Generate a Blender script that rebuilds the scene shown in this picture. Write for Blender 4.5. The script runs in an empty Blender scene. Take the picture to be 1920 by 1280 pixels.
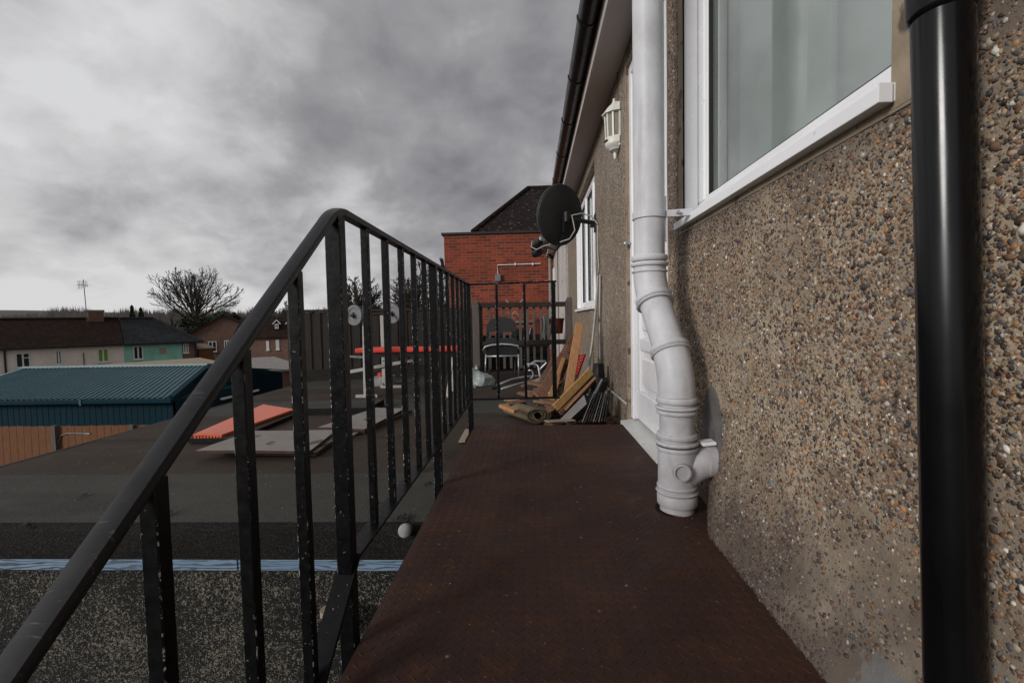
import bpy, math, random
import numpy as np
from mathutils import Vector, Matrix
random.seed(7); rng = np.random.default_rng(7)
R = math.radians
# ------------------------------------------------------------------ camera
EYE = Vector((0, 0, .65))            # deck surface is z = 0
FPX = 870.0                           # focal length in pixels of a 1920 wide frame
YAW, PITCH, ROLL = math.atan(37/FPX), math.atan(-40/FPX), .020
cam_data = bpy.data.cameras.new('camera')
cam = bpy.data.objects.new('camera', cam_data); bpy.context.scene.collection.objects.link(cam)
bpy.context.scene.camera = cam
cam_data.sensor_width = 36; cam_data.lens = 36*FPX/1920
cam_data.clip_start = .02; cam_data.clip_end = 4000
RM = Matrix.Rotation(YAW, 3, 'Z') @ Matrix.Rotation(math.pi/2+PITCH, 3, 'X') @ Matrix.Rotation(ROLL*-1, 3, 'Z')
cam.matrix_world = Matrix.Translation(EYE) @ RM.to_4x4()
# ------------------------------------------------------------------ light
SUN_DIR = Vector((.70, .62, -.33)).normalized()      # the way light travels
sc = bpy.context.scene
sd = bpy.data.lights.new('sun', 'SUN'); sd.energy = 2.4; sd.angle = R(16); sd.color = (1, .97, .93)
so = bpy.data.objects.new('sun', sd); sc.collection.objects.link(so)
so.rotation_euler = SUN_DIR.to_track_quat('-Z', 'Y').to_euler(); so.location = (-20, -20, 20)
sc.view_settings.view_transform = 'Standard'; sc.view_settings.look = 'None'
sc.view_settings.exposure = 0; sc.view_settings.gamma = 1

def world():
    w = bpy.data.worlds.new('World'); sc.world = w; w.use_nodes = True
    nt = w.node_tree; nt.nodes.clear(); N = nt.nodes.new; L = nt.links.new
    def math_(op, a, b=None, c=None, clamp=False):
        n = N('ShaderNodeMath'); n.operation = op; n.use_clamp = clamp
        for i, v in enumerate((a, b, c)):
            if v is None: continue
            if isinstance(v, (int, float)): n.inputs[i].default_value = v
            else: L(v, n.inputs[i])
        return n.outputs[0]
    tc = N('ShaderNodeTexCoord'); sep = N('ShaderNodeSeparateXYZ'); L(tc.outputs['Generated'], sep.inputs[0])
    x, y, z = sep.outputs
    zz = math_('ADD', math_('MAXIMUM', z, 0.0), .50)
    px = math_('DIVIDE', x, zz); py = math_('DIVIDE', y, zz)
    cmb = N('ShaderNodeCombineXYZ'); L(px, cmb.inputs[0]); L(py, cmb.inputs[1])
    def noise(scale, det, rough, off, dist=0):
        mp = N('ShaderNodeMapping'); mp.inputs['Location'].default_value = off; L(cmb.outputs[0], mp.inputs[0])
        n = N('ShaderNodeTexNoise'); n.inputs['Scale'].default_value = scale; n.inputs['Detail'].default_value = det
        n.inputs['Roughness'].default_value = rough; n.inputs['Distortion'].default_value = dist
        L(mp.outputs[0], n.inputs['Vector']); return n.outputs['Fac']
    n1 = noise(2.3, 3, .50, (4.3, 2.7, 0), .35); n2 = noise(5.5, 8, .55, (6, 1, 3), .3); n3 = noise(13, 7, .6, (1, 8, 5), .5)
    def lobe(d, k):   # a soft cloud bank, or an added glow, round a direction
        d = Vector(d).normalized(); dp = N('ShaderNodeVectorMath'); dp.operation = 'DOT_PRODUCT'
        nn = N('ShaderNodeVectorMath'); nn.operation = 'NORMALIZE'; L(tc.outputs['Generated'], nn.inputs[0])
        L(nn.outputs[0], dp.inputs[0]); dp.inputs[1].default_value = d
        return math_('POWER', math_('MAXIMUM', dp.outputs['Value'], 0.0), k)
    v = math_('ADD', math_('MULTIPLY', math_('SUBTRACT', n1, .5), 1.5), math_('MULTIPLY', math_('SUBTRACT', n2, .5), .95)); v = math_('ADD', v, math_('MULTIPLY', math_('SUBTRACT', n3, .5), .26))
    v = math_('ADD', v, .50); v = math_('ADD', v, math_('MULTIPLY', math_('POWER', math_('SUBTRACT', 1.0, math_('MAXIMUM', z, 0.0)), 9.0), .30))
    for d, k, a in SKY_LOBES:
        v = math_('ADD', v, math_('MULTIPLY', lobe(d, k), a))
    cr = N('ShaderNodeValToRGB'); L(v, cr.inputs[0])
    e = cr.color_ramp.elements
    e[0].position = 0.0; e[0].color = (.190, .183, .196, 1)
    e[1].position = 1.0; e[1].color = (.70, .70, .71, 1)
    m = e.new(.45); m.color = (.345, .337, .352, 1)
    m = e.new(.75); m.color = (.56, .555, .565, 1)
    # clear sky far above the cloud, thinly mixed in
    sky = N('ShaderNodeTexSky'); sky.sky_type = 'NISHITA'; sky.sun_disc = False
    sky.sun_elevation = math.asin(-SUN_DIR.z); sky.sun_rotation = math.atan2(-SUN_DIR.x, -SUN_DIR.y)
    b1 = N('ShaderNodeBackground'); L(sky.outputs[0], b1.inputs[0]); b1.inputs[1].default_value = .05
    b2 = N('ShaderNodeBackground'); L(cr.outputs[0], b2.inputs[0]); b2.inputs[1].default_value = 1.0
    mx = N('ShaderNodeMixShader'); mx.inputs[0].default_value = .96
    L(b1.outputs[0], mx.inputs[1]); L(b2.outputs[0], mx.inputs[2])
    out = N('ShaderNodeOutputWorld'); L(mx.outputs[0], out.inputs[0])

# ------------------------------------------------------------------ where a sight line of the photograph meets a real plane
def ray(px, py): return (RM @ Vector(((px-960)/FPX, (640-py)/FPX, -1))).normalized()
def hit(px, py, p, n):
    d = ray(px, py); n = Vector(n); return EYE + d*((Vector(p)-EYE).dot(n)/d.dot(n))
def atY(px, py, Y): return hit(px, py, (0, Y, 0), (0, 1, 0))
def atX(px, py, X): return hit(px, py, (X, 0, 0), (1, 0, 0))
def atZ(px, py, Z): return hit(px, py, (0, 0, Z), (0, 0, 1))
def sdir(px, py): return ray(px, py)
SKY_LOBES = [(sdir(920, 230), 30, -.22), (sdir(620, 230), 34, -.14), (sdir(760, 290), 80, -.08), (sdir(120, 330), 10, .26), (sdir(330, 60), 90, .16), (sdir(60, 560), 30, .12),
             (sdir(1000, 380), 200, .20), (sdir(1150, 60), 20, -.10), (sdir(430, 440), 60, -.10), (sdir(690, 390), 160, .10), ((-.75, -.6, .5), 3, .7)]  # last lobe is added brightness out of view, put in to light the scene
world()

# ------------------------------------------------------------------ mesh helpers
COL = sc.collection
class MB:
    def __init__(s): s.v = []; s.f = []; s.m = []
    def add(s, vs, fs, mi=0):
        b = len(s.v); s.v += [tuple(v) for v in vs]; s.f += [tuple(i+b for i in f) for f in fs]; s.m += [mi]*len(fs); return s
    def box(s, x0, x1, y0, y1, z0, z1, mi=0):
        return s.add([(x, y, z) for z in (z0, z1) for y in (y0, y1) for x in (x0, x1)],
                     [(0, 2, 3, 1), (4, 5, 7, 6), (0, 1, 5, 4), (2, 6, 7, 3), (0, 4, 6, 2), (1, 3, 7, 5)], mi)
    def bar(s, a, b, w, t, up=(0, 0, 1), mi=0):        # rectangular bar from a to b; w across, t along up
        a, b = Vector(a), Vector(b); d = (b-a).normalized(); u = Vector(up); side = d.cross(u)
        if side.length < 1e-4: side = d.cross(Vector((1, 0, 0)))
        side.normalize(); u = side.cross(d).normalized()
        vs = [p+side*(sx*w/2)+u*(sz*t/2) for p in (a, b) for sz in (-1, 1) for sx in (-1, 1)]
        return s.add(vs, [(0, 1, 3, 2), (4, 6, 7, 5), (0, 4, 5, 1), (2, 3, 7, 6), (0, 2, 6, 4), (1, 5, 7, 3)], mi)
    def tube(s, pts, r, n=10, mi=0, cap=True, sq=1.0):
        pts = [Vector(p) for p in pts]; k = len(pts); rs = r if isinstance(r, (list, tuple)) else [r]*k
        ref = Vector((0, 0, 1)); rings = []; nrm = None
        for i, p in enumerate(pts):
            d = (pts[min(i+1, k-1)]-pts[max(i-1, 0)]).normalized()
            if nrm is None:
                nrm = d.cross(ref)
                if nrm.length < .05: nrm = d.cross(Vector((1, 0, 0)))
            nrm = (nrm-d*nrm.dot(d)).normalized(); bn = d.cross(nrm)
            rings.append([p+(nrm*math.cos(2*math.pi*j/n)+bn*(math.sin(2*math.pi*j/n)*sq))*rs[i] for j in range(n)])
        vs = [v for rg in rings for v in rg]; fs = []
        for i in range(k-1):
            for j in range(n):
                j2 = (j+1) % n; fs.append((i*n+j, i*n+j2, (i+1)*n+j2, (i+1)*n+j))
        if cap: fs.append(tuple(reversed(range(n)))); fs.append(tuple((k-1)*n+j for j in range(n)))
        return s.add(vs, fs, mi)
    def lathe(s, o, ax, prof, n=24, mi=0):             # prof: (radius, distance along axis)
        o = Vector(o); ax = Vector(ax).normalized(); a = ax.orthogonal().normalized(); b = ax.cross(a); k = len(prof)
        vs = [o+ax*h+(a*math.cos(2*math.pi*j/n)+b*math.sin(2*math.pi*j/n))*max(r, 1e-4) for r, h in prof for j in range(n)]
        fs = [(i*n+j, i*n+(j+1) % n, (i+1)*n+(j+1) % n, (i+1)*n+j) for i in range(k-1) for j in range(n)]
        return s.add(vs, fs, mi)
    def slab(s, quad, t, mi=0):                        # horizontal-ish polygon with thickness t downwards
        q = [Vector(p) for p in quad]; n = len(q); lo = [p-Vector((0, 0, t)) for p in q]
        return s.add(q+lo, [tuple(range(n)), tuple(reversed(range(n, 2*n)))]+[(i, i+n, (i+1) % n+n, (i+1) % n) for i in range(n)], mi)
def mesh(name, mb, mats, parent=None, smooth=False, bevel=0, bm_mat=None, auto=None):
    me = bpy.data.meshes.new(name); me.from_pydata([tuple(v) for v in mb.v], [], mb.f); me.update()
    for m in (mats if isinstance(mats, (list, tuple)) else [mats]): me.materials.append(m)
    me.polygons.foreach_set('material_index', mb.m)
    import bmesh
    b = bmesh.new(); b.from_mesh(me); bmesh.ops.recalc_face_normals(b, faces=b.faces); b.to_mesh(me); b.free()
    if smooth: me.polygons.foreach_set('use_smooth', [True]*len(me.polygons))
    if auto:
        me.polygons.foreach_set('use_smooth', [True]*len(me.polygons))
        try: me.set_sharp_from_angle(angle=R(auto))
        except Exception: pass
    o = bpy.data.objects.new(name, me); COL.objects.link(o)
    if parent: o.parent = parent
    if bevel:
        bv = o.modifiers.new('bevel', 'BEVEL'); bv.width = bevel; bv.segments = 1 if bm_mat is not None else 2; bv.limit_method = 'ANGLE'; bv.angle_limit = R(40)
        if bm_mat is not None: bv.material = bm_mat
    return o
def tag(o, label=None, cat=None, group=None, kind=None):
    for k, v in (('label', label), ('category', cat), ('group', group), ('kind', kind)):
        if v: o[k] = v
    return o
def thing(name, label, cat, loc=(0, 0, 0), rz=0, group=None, kind=None):
    o = bpy.data.objects.new(name, None); COL.objects.link(o); o.location = loc; o.rotation_euler = (0, 0, rz)
    o.empty_display_size = .1; bpy.context.view_layer.update()
    return tag(o, label, cat, group, kind)
def part(name, mb, mats, t, **k):
    """mesh given in world coordinates, parented to thing t keeping its place"""
    mw = t_world(t); inv = mw.inverted(); mb.v = [tuple(inv @ Vector(v)) for v in mb.v]
    return mesh(name, mb, mats, t, **k)
def t_world(t):
    m = Matrix.Translation(t.location) @ t.rotation_euler.to_matrix().to_4x4()
    return (t_world(t.parent) @ m) if t.parent else m
def vnoise(x, y, s, seed=0):                            # smooth value noise, numpy
    g = np.random.default_rng(seed).random((64, 64)); x = np.asarray(x)*s+31.3; y = np.asarray(y)*s+17.7
    xi = np.floor(x).astype(int); yi = np.floor(y).astype(int); fx = x-xi; fy = y-yi
    fx = fx*fx*(3-2*fx); fy = fy*fy*(3-2*fy); a = lambda i, j: g[i % 64, j % 64]
    return (a(xi, yi)*(1-fx)+a(xi+1, yi)*fx)*(1-fy)+(a(xi, yi+1)*(1-fx)+a(xi+1, yi+1)*fx)*fy

# ------------------------------------------------------------------ materials
class NT:
    def __init__(s, name):
        s.m = bpy.data.materials.new(name); s.m.use_nodes = True; s.t = s.m.node_tree; s.b = s.t.nodes['Principled BSDF']; s.b.inputs['Specular IOR Level'].default_value = .3
        s.tc = s.n('ShaderNodeTexCoord'); s.co = s.tc.outputs['Object']
    def n(s, k, **kw):
        n = s.t.nodes.new(k)
        for a, b in kw.items(): setattr(n, a, b)
        return n
    def l(s, a, b): s.t.links.new(a, b)
    def noise(s, scale, det=4, rough=.55, co=None, stretch=None, dist=0):
        n = s.n('ShaderNodeTexNoise'); n.inputs['Scale'].default_value = scale; n.inputs['Detail'].default_value = det
        n.inputs['Roughness'].default_value = rough; n.inputs['Distortion'].default_value = dist; c = co or s.co
        if stretch:
            mp = s.n('ShaderNodeMapping'); mp.inputs['Scale'].default_value = stretch; s.l(c, mp.inputs[0]); c = mp.outputs[0]
        s.l(c, n.inputs['Vector']); return n.outputs['Fac']
    def ramp(s, f, stops):
        r = s.n('ShaderNodeValToRGB'); s.l(f, r.inputs[0]); e = r.color_ramp.elements
        while len(e) < len(stops): e.new(.5)
        for i, (p, c) in enumerate(stops):
            e[i].position = p; c = (c, c, c) if isinstance(c, (int, float)) else c; e[i].color = (*c, 1)
        return r.outputs[0]
    def mix(s, f, a, b, mode='MIX'):
        m = s.n('ShaderNodeMix', data_type='RGBA', blend_type=mode)
        for i, v in ((0, f), (6, a), (7, b)):
            if isinstance(v, (int, float)): m.inputs[i].default_value = v if i == 0 else (v, v, v, 1)
            elif isinstance(v, tuple): m.inputs[i].default_value = (*v, 1)
            else: s.l(v, m.inputs[i])
        return m.outputs[2]
    def mth(s, op, a, b=0.0, clamp=False):
        n = s.n('ShaderNodeMath', operation=op, use_clamp=clamp)
        for i, v in enumerate((a, b)):
            if isinstance(v, (int, float)): n.inputs[i].default_value = v
            else: s.l(v, n.inputs[i])
        return n.outputs[0]
    def bump(s, h, st=.3, d=.01):
        b = s.n('ShaderNodeBump'); b.inputs['Strength'].default_value = st; b.inputs['Distance'].default_value = d
        s.l(h, b.inputs['Height']); s.l(b.outputs[0], s.b.inputs['Normal']); return b
    def col(s, c):
        if isinstance(c, tuple): s.b.inputs['Base Color'].default_value = (*c, 1)
        else: s.l(c, s.b.inputs['Base Color'])
    def rough(s, r):
        if isinstance(r, (int, float)): s.b.inputs['Roughness'].default_value = r
        else: s.l(r, s.b.inputs['Roughness'])
def sc3(c, k): return tuple(min(1, x*k) for x in c)
def M(name, c, rough=.6, var=.25, scale=6, bump=.15, bs=60, bd=.003, metal=0, spec=.3, c2=None, stretch=None, spots=None):
    t = NT(name); f = t.noise(scale, 6, .6, stretch=stretch)
    cc = t.ramp(f, [(.3, sc3(c, 1-var)), (.7, c2 or sc3(c, 1+var))])
    if spots:
        f2 = t.noise(spots[1], 3, .5); cc = t.mix(t.ramp(f2, [(spots[2], 0.0), (spots[2]+.04, 1.0)]), cc, spots[0])
    t.col(cc); t.rough(t.ramp(f, [(.3, max(0, rough-.08)), (.7, min(1, rough+.1))]))
    t.b.inputs['Metallic'].default_value = metal; t.b.inputs['Specular IOR Level'].default_value = spec
    if bump: t.bump(t.noise(bs, 4, .6, stretch=stretch), bump, bd)
    return t.m

def voronoi(t, scale, feature='F1', co=None, rnd=1.0):
    v = t.n('ShaderNodeTexVoronoi', feature=feature); v.inputs['Scale'].default_value = scale; v.inputs['Randomness'].default_value = rnd
    t.l(co or t.co, v.inputs['Vector']); return v
def pebbledash(name, mortar, scale=95, tones=None, dark=1.0, thr=.42):
    t = NT(name); wob = t.noise(30, 2); v = voronoi(t, scale)
    sp = t.n('ShaderNodeSeparateColor'); t.l(v.outputs['Color'], sp.inputs[0])
    tones = tones or [(.0, (.035, .034, .04)), (.25, (.12, .075, .05)), (.5, (.22, .13, .08)), (.72, (.34, .25, .17)), (.9, (.10, .085, .08)), (1.0, (.5, .46, .42))]
    stone = t.ramp(sp.outputs[0], [(p, sc3(c, dark)) for p, c in tones])
    big = t.noise(5, 5, .6)
    mc = t.mix(t.ramp(big, [(.35, 0.0), (.65, 1.0)]), sc3(mortar, .8*dark), sc3(mortar, 1.12*dark))
    d = t.mth('ADD', v.outputs['Distance'], t.mth('MULTIPLY', t.mth('SUBTRACT', sp.outputs[1], .5), .25))
    isst = t.ramp(d, [(thr, 1.0), (thr+.08, 0.0)])
    t.col(t.mix(isst, mc, stone)); t.rough(t.ramp(sp.outputs[2], [(0, .35), (1, .9)]))
    t.bump(t.mth('SUBTRACT', 1.0, v.outputs['Distance']), .7, .004); return t.m
m = {}
m['mortar'] = None
def wall_mortar():
    t = NT('render_mortar'); a = t.noise(7, 7, .62); b = t.noise(160, 4, .7); c = t.noise(2.1, 4, .5)
    col = t.ramp(a, [(.3, (.20, .155, .11)), (.5, (.31, .25, .18)), (.72, (.39, .325, .245))])
    col = t.mix(t.ramp(c, [(.5, 0.0), (.68, .55)]), col, (.16, .125, .10))
    s = t.n('ShaderNodeSeparateXYZ'); t.l(t.co, s.inputs[0])
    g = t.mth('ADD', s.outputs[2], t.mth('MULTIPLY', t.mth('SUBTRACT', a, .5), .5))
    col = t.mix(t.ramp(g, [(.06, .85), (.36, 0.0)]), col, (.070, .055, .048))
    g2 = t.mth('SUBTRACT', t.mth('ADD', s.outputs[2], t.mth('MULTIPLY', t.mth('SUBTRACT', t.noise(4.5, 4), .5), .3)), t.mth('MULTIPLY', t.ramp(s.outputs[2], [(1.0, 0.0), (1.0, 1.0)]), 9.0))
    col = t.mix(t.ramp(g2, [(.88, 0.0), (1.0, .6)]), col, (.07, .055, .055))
    def patch(cy, cz, ry, rz, amp):
        dy = t.mth('DIVIDE', t.mth('SUBTRACT', s.outputs[1], cy), ry); dz = t.mth('DIVIDE', t.mth('SUBTRACT', s.outputs[2], cz), rz)
        r = t.mth('ADD', t.mth('MULTIPLY', dy, dy), t.mth('MULTIPLY', dz, dz)); return t.ramp(t.mth('ADD', r, t.mth('MULTIPLY', t.mth('SUBTRACT', t.noise(9, 6, .6), .5), amp)), [(.93, 1.0), (1.0, 0.0)])
    gc = t.ramp(t.noise(14, 5, .6), [(.3, (.085, .078, .078)), (.7, (.17, .16, .155))])
    col = t.mix(patch(1.57, .27, .095, .15, .9), col, gc); col = t.mix(patch(.72, .03, .075, .075, 3.6), col, gc)
    t.col(col); t.rough(.9); t.bump(b, .6, .004); return t.m
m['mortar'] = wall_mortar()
def pebble_mat():
    t = NT('pebble_stone'); a = t.n('ShaderNodeAttribute'); a.attribute_name = 'stone'
    n = t.noise(300, 3, .6); c = t.mix(.6, a.outputs['Color'], t.mix(n, (.35, .33, .3), (1, 1, 1)), 'MULTIPLY'); t.col(c)
    t.rough(t.ramp(t.noise(60, 2), [(.35, .25), (.65, .75)])); return t.m
m['pebble'] = pebble_mat()
m['dash_far'] = pebbledash('pebbledash_render', (.21, .17, .13), 75)
m['dash_dark'] = None
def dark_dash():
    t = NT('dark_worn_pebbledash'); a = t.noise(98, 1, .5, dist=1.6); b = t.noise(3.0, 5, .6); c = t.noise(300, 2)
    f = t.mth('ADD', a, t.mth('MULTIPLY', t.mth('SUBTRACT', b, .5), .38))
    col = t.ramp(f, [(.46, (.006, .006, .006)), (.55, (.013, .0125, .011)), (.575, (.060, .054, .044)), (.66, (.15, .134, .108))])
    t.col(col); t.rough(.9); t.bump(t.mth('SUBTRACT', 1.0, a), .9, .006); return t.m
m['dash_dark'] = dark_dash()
m['upvc'] = M('white_upvc', (.74, .74, .76), .28, .04, 3, .04, 40, .001, spots=((.42, .40, .37), 14, .72))
m['upvc_dirty'] = M('aged_white_plastic', (.56, .56, .545), .35, .10, 4, .05, 40, .001, spots=((.36, .33, .29), 9, .66))
def soil_mat():
    t = NT('grey_soil_pipe_plastic'); a = t.noise(9, 6, .65); b = t.noise(70, 3, .7)
    c = t.ramp(a, [(.3, (.46, .46, .485)), (.7, (.55, .55, .575))])
    s = t.n('ShaderNodeSeparateXYZ'); t.l(t.co, s.inputs[0])
    g = t.mth('ADD', s.outputs[2], t.mth('MULTIPLY', t.mth('SUBTRACT', a, .5), 1.2))
    c = t.mix(t.ramp(g, [(.0, .55), (.42, 0.0)]), c, (.30, .265, .27))
    c = t.mix(t.ramp(b, [(.67, 0.0), (.72, .6)]), c, (.22, .19, .17))
    dr = t.noise(16, 5, .65, stretch=(1, 1, .12)); c = t.mix(t.ramp(dr, [(.52, 0.0), (.72, .55)]), c, (.27, .24, .235)); sm = t.noise(3.5, 5, .6); c = t.mix(t.ramp(sm, [(.5, 0.0), (.7, .4)]), c, (.30, .28, .29)); t.col(c); t.rough(t.ramp(dr, [(.3, .36), (.7, .6)])); t.bump(a, .05, .003); return t.m
m['soil'] = soil_mat()
m['black_pipe'] = M('black_gloss_pvc', (.0025, .0025, .003), .2, .2, 5, .03, 30, .001, spec=.3)
m['gutter'] = M('black_gutter_pvc', (.012, .012, .012), .3, .3, 5, .1, 40)
m['soffit'] = M('stained_white_soffit', (.46, .40, .385), .6, .18, 1.2, .1, 30, stretch=(1, .15, 1))
m['band'] = M('smooth_cement_band', (.27, .215, .155), .85, .25, 9, .4, 90, .004, spots=((.10, .08, .055), 12, .60))
m['cement'] = M('grey_cement_patch', (.16, .145, .14), .85, .25, 10, .5, 70, .004)
def paint_black():
    t = NT('black_rail_paint'); a = t.noise(60, 4, .6); v = t.noise(140, 2, .4)
    t.b.inputs['Specular IOR Level'].default_value = .16; c = t.ramp(a, [(.35, (.0022, .0022, .0026)), (.7, (.0042, .0042, .005))]); c = t.mix(t.ramp(v, [(.72, 0.0), (.75, 1.0)]), c, (.12, .12, .13))
    t.col(c); t.rough(t.ramp(a, [(.3, .30), (.7, .5)])); t.bump(a, .25, .002); return t.m
m['rail'] = paint_black()
def chip():
    t = NT('chipped_edge_glints'); a = t.noise(110, 5, .75); b = t.noise(7, 2)
    f = t.mth('MULTIPLY', t.ramp(a, [(.54, 0.0), (.60, 1.0)]), t.ramp(b, [(.46, .0), (.62, 1.0)]))  # pale flecks: chipped paint, plus glints of light painted into the colour
    t.col(t.mix(f, (.004, .004, .005), (.66, .66, .70))); t.rough(.35); t.bump(a, .5, .002); return t.m
m['chip'] = chip()
def handrail_mat():
    t = NT('worn_handrail_plastic'); a = t.noise(25, 5, .6); sct = t.noise(30, 3, .7, stretch=(1, 9, 6)); 
    c = t.ramp(a, [(.3, (.009, .009, .011)), (.7, (.016, .016, .019))]); c = t.mix(t.ramp(sct, [(.63, 0.0), (.70, .5)]), c, (.10, .10, .105))
    t.col(c); t.rough(t.ramp(a, [(.3, .34), (.7, .48)])); t.bump(sct, .1, .001); return t.m
m['handrail'] = handrail_mat()
def deck_mat():
    t = NT('rusty_tread_plate'); t.b.inputs['Specular IOR Level'].default_value = .15; a = t.noise(2.6, 7, .62); b = t.noise(16, 6, .65); c3 = t.noise(75, 4, .6); d = t.noise(1.3, 3)
    c = t.ramp(a, [(.3, (.024, .0125, .0105)), (.5, (.040, .020, .0155)), (.7, (.062, .028, .019))])
    c = t.mix(t.ramp(b, [(.52, 0.0), (.74, .7)]), c, (.075, .032, .014)); c = t.mix(t.ramp(t.noise(5, 4), [(.55, 0.0), (.72, .6)]), c, (.026, .022, .021))
    c = t.mix(t.ramp(t.noise(48, 3, .5), [(.70, 0.0), (.73, .9)]), c, (.17, .13, .10)); t.col(c)
    t.rough(t.ramp(b, [(.3, .42), (.7, .75)])); t.bump(c3, .35, .002); return t.m
m['deck'] = deck_mat()
def felt(name, c, c2, sp=(.1, .1, .1)):
    t = NT(name); t.b.inputs['Specular IOR Level'].default_value = .12; a = t.noise(1.6, 7, .62); g = t.noise(230, 3, .6); st = t.noise(3, 5, .6, stretch=(.3, 1, 1))
    col = t.mix(t.ramp(a, [(.32, 0.0), (.68, 1.0)]), c, c2); col = t.mix(t.ramp(g, [(.48, 0.0), (.66, .85)]), col, sp)
    col = t.mix(t.ramp(st, [(.5, 0.0), (.7, .45)]), col, sc3(c, .55)); t.col(col); t.rough(.82); hb = t.mth('ADD', g, t.mth('MULTIPLY', t.noise(4, 4, .6), 6.0)); t.bump(hb, .5, .003); return t.m
m['felt_grey'] = felt('grey_mineral_felt', (.029, .028, .025), (.046, .043, .038), (.13, .125, .11))
m['felt_brown'] = felt('brown_weathered_felt', (.030, .022, .018), (.050, .037, .029), (.075, .062, .05))
m['kerb'] = felt('black_bitumen_kerb', (.0045, .0038, .0035), (.008, .0065, .006), (.035, .035, .035))
def blue_wood():
    t = NT('peeling_blue_paint'); w = t.n('ShaderNodeTexWave', bands_direction='Z'); w.inputs['Scale'].default_value = 22; w.inputs['Distortion'].default_value = 22
    w.inputs['Detail'].default_value = 4; w.inputs['Detail Scale'].default_value = .8; mp = t.n('ShaderNodeMapping'); mp.inputs['Scale'].default_value = (.16, 1, 1); t.l(t.co, mp.inputs[0]); t.l(mp.outputs[0], w.inputs[0])
    n = t.noise(8, 4, stretch=(.3, 1, 1)); f = t.mth('MULTIPLY', t.ramp(w.outputs['Fac'], [(.25, 1.0), (.5, 0.0)]), t.ramp(n, [(.3, .3), (.55, 1.0)]))
    t.col(t.mix(f, t.ramp(n, [(.3, (.12, .19, .29)), (.7, (.20, .28, .38))]), (.05, .065, .085))); t.rough(.6); return t.m
m['blue'] = blue_wood()
def brick(name, c1, c2, mort, w=.225, h=.075, sz=.010, var=True, moss=None, off=(0, 0, 0), rot=(math.pi/2, 0, 0)):
    t = NT(name); mp = t.n('ShaderNodeMapping'); t.l(t.co, mp.inputs[0]); mp.inputs['Rotation'].default_value = rot; mp.inputs['Location'].default_value = off
    b = t.n('ShaderNodeTexBrick'); t.l(mp.outputs[0], b.inputs['Vector']); b.inputs['Scale'].default_value = 1
    b.inputs['Brick Width'].default_value = w; b.inputs['Row Height'].default_value = h; b.inputs['Mortar Size'].default_value = sz; b.inputs['Mortar Smooth'].default_value = .2
    b.inputs['Bias'].default_value = -.05
    b.inputs['Color1'].default_value = (*c1, 1); b.inputs['Color2'].default_value = (*c2, 1); b.inputs['Mortar'].default_value = (*mort, 1)
    n = t.noise(1.3, 6, .6); c = t.mix(t.ramp(n, [(.45, 0.0), (.75, .5)]), b.outputs['Color'], sc3(c1, .35))
    n2 = t.noise(30, 3); c = t.mix(.35, c, t.ramp(n2, [(.2, .35), (.8, 1.0)]), 'MULTIPLY'); t.col(c); t.rough(.85)
    h_ = t.mth('SUBTRACT', 1.0, b.outputs['Fac']); t.bump(h_, .5, .006); return t.m
m['brick_red'] = brick('red_brickwork', (.27, .044, .018), (.11, .022, .013), (.20, .10, .068), h=.075, sz=.008)
m['brick_brown'] = brick('brown_brickwork', (.17, .075, .05), (.12, .05, .04), (.20, .16, .13), w=.23, h=.08)
def tiles(name, c, w, h, moss=None):
    """tile courses run along local X, pattern follows the roof slope by local Z"""
    t = NT(name); s = t.n('ShaderNodeSeparateXYZ'); t.l(t.co, s.inputs[0]); cb = t.n('ShaderNodeCombineXYZ')
    t.l(t.mth('ADD', s.outputs[0], t.mth('MULTIPLY', s.outputs[1], .0)), cb.inputs[0]); t.l(s.outputs[2], cb.inputs[1])
    b = t.n('ShaderNodeTexBrick'); t.l(cb.outputs[0], b.inputs['Vector']); b.inputs['Scale'].default_value = 1
    b.inputs['Brick Width'].default_value = w; b.inputs['Row Height'].default_value = h; b.inputs['Mortar Size'].default_value = h*.09; b.inputs['Mortar Smooth'].default_value = .3
    b.inputs['Color1'].default_value = (*c, 1); b.inputs['Color2'].default_value = (*sc3(c, .6), 1); b.inputs['Mortar'].default_value = (*sc3(c, .25), 1)
    col = b.outputs['Color']; n = t.noise(.5, 5, .6); col = t.mix(.6, col, t.ramp(n, [(.3, .5), (.7, 1.2)]), 'MULTIPLY')
    if moss: col = t.mix(t.ramp(t.noise(9, 4, .6), [(.60, 0.0), (.66, .9)]), col, moss)
    t.col(col); t.rough(.95); t.b.inputs['Specular IOR Level'].default_value = .1
    saw = t.mth('FRACT', t.mth('DIVIDE', s.outputs[2], h)); t.bump(t.mth('SUBTRACT', 1.0, saw), .8, .04); return t.m
m['tile_brown'] = tiles('brown_roof_tiles', (.028, .0155, .0115), .3, .17)
m['tile_black'] = tiles('dark_grey_roof_tiles', (.030, .032, .037), .3, .17)
m['tile_old'] = tiles('old_brown_plain_tiles', (.022, .0145, .0125), .17, .075, (.10, .088, .08))
m['lead'] = M('dark_coping', (.02, .018, .018), .6, .3)
m['cream'] = M('cream_house_render', (.62, .53, .47), .9, .12, .8, .2, 20, .01)
m['mint'] = M('mint_green_render', (.20, .44, .34), .85, .22, .9, .2, 20, .01, c2=(.25, .50, .40), spots=((.22, .26, .22), 1.2, .62))
m['white'] = M('white_gloss_paint', (.55, .54, .53), .4, .08)
m['whitewall'] = M('aged_white_wall_paint', (.40, .37, .355), .7, .15, 5, .3, 40, .004, spots=((.22, .19, .17), 5, .62))
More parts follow.
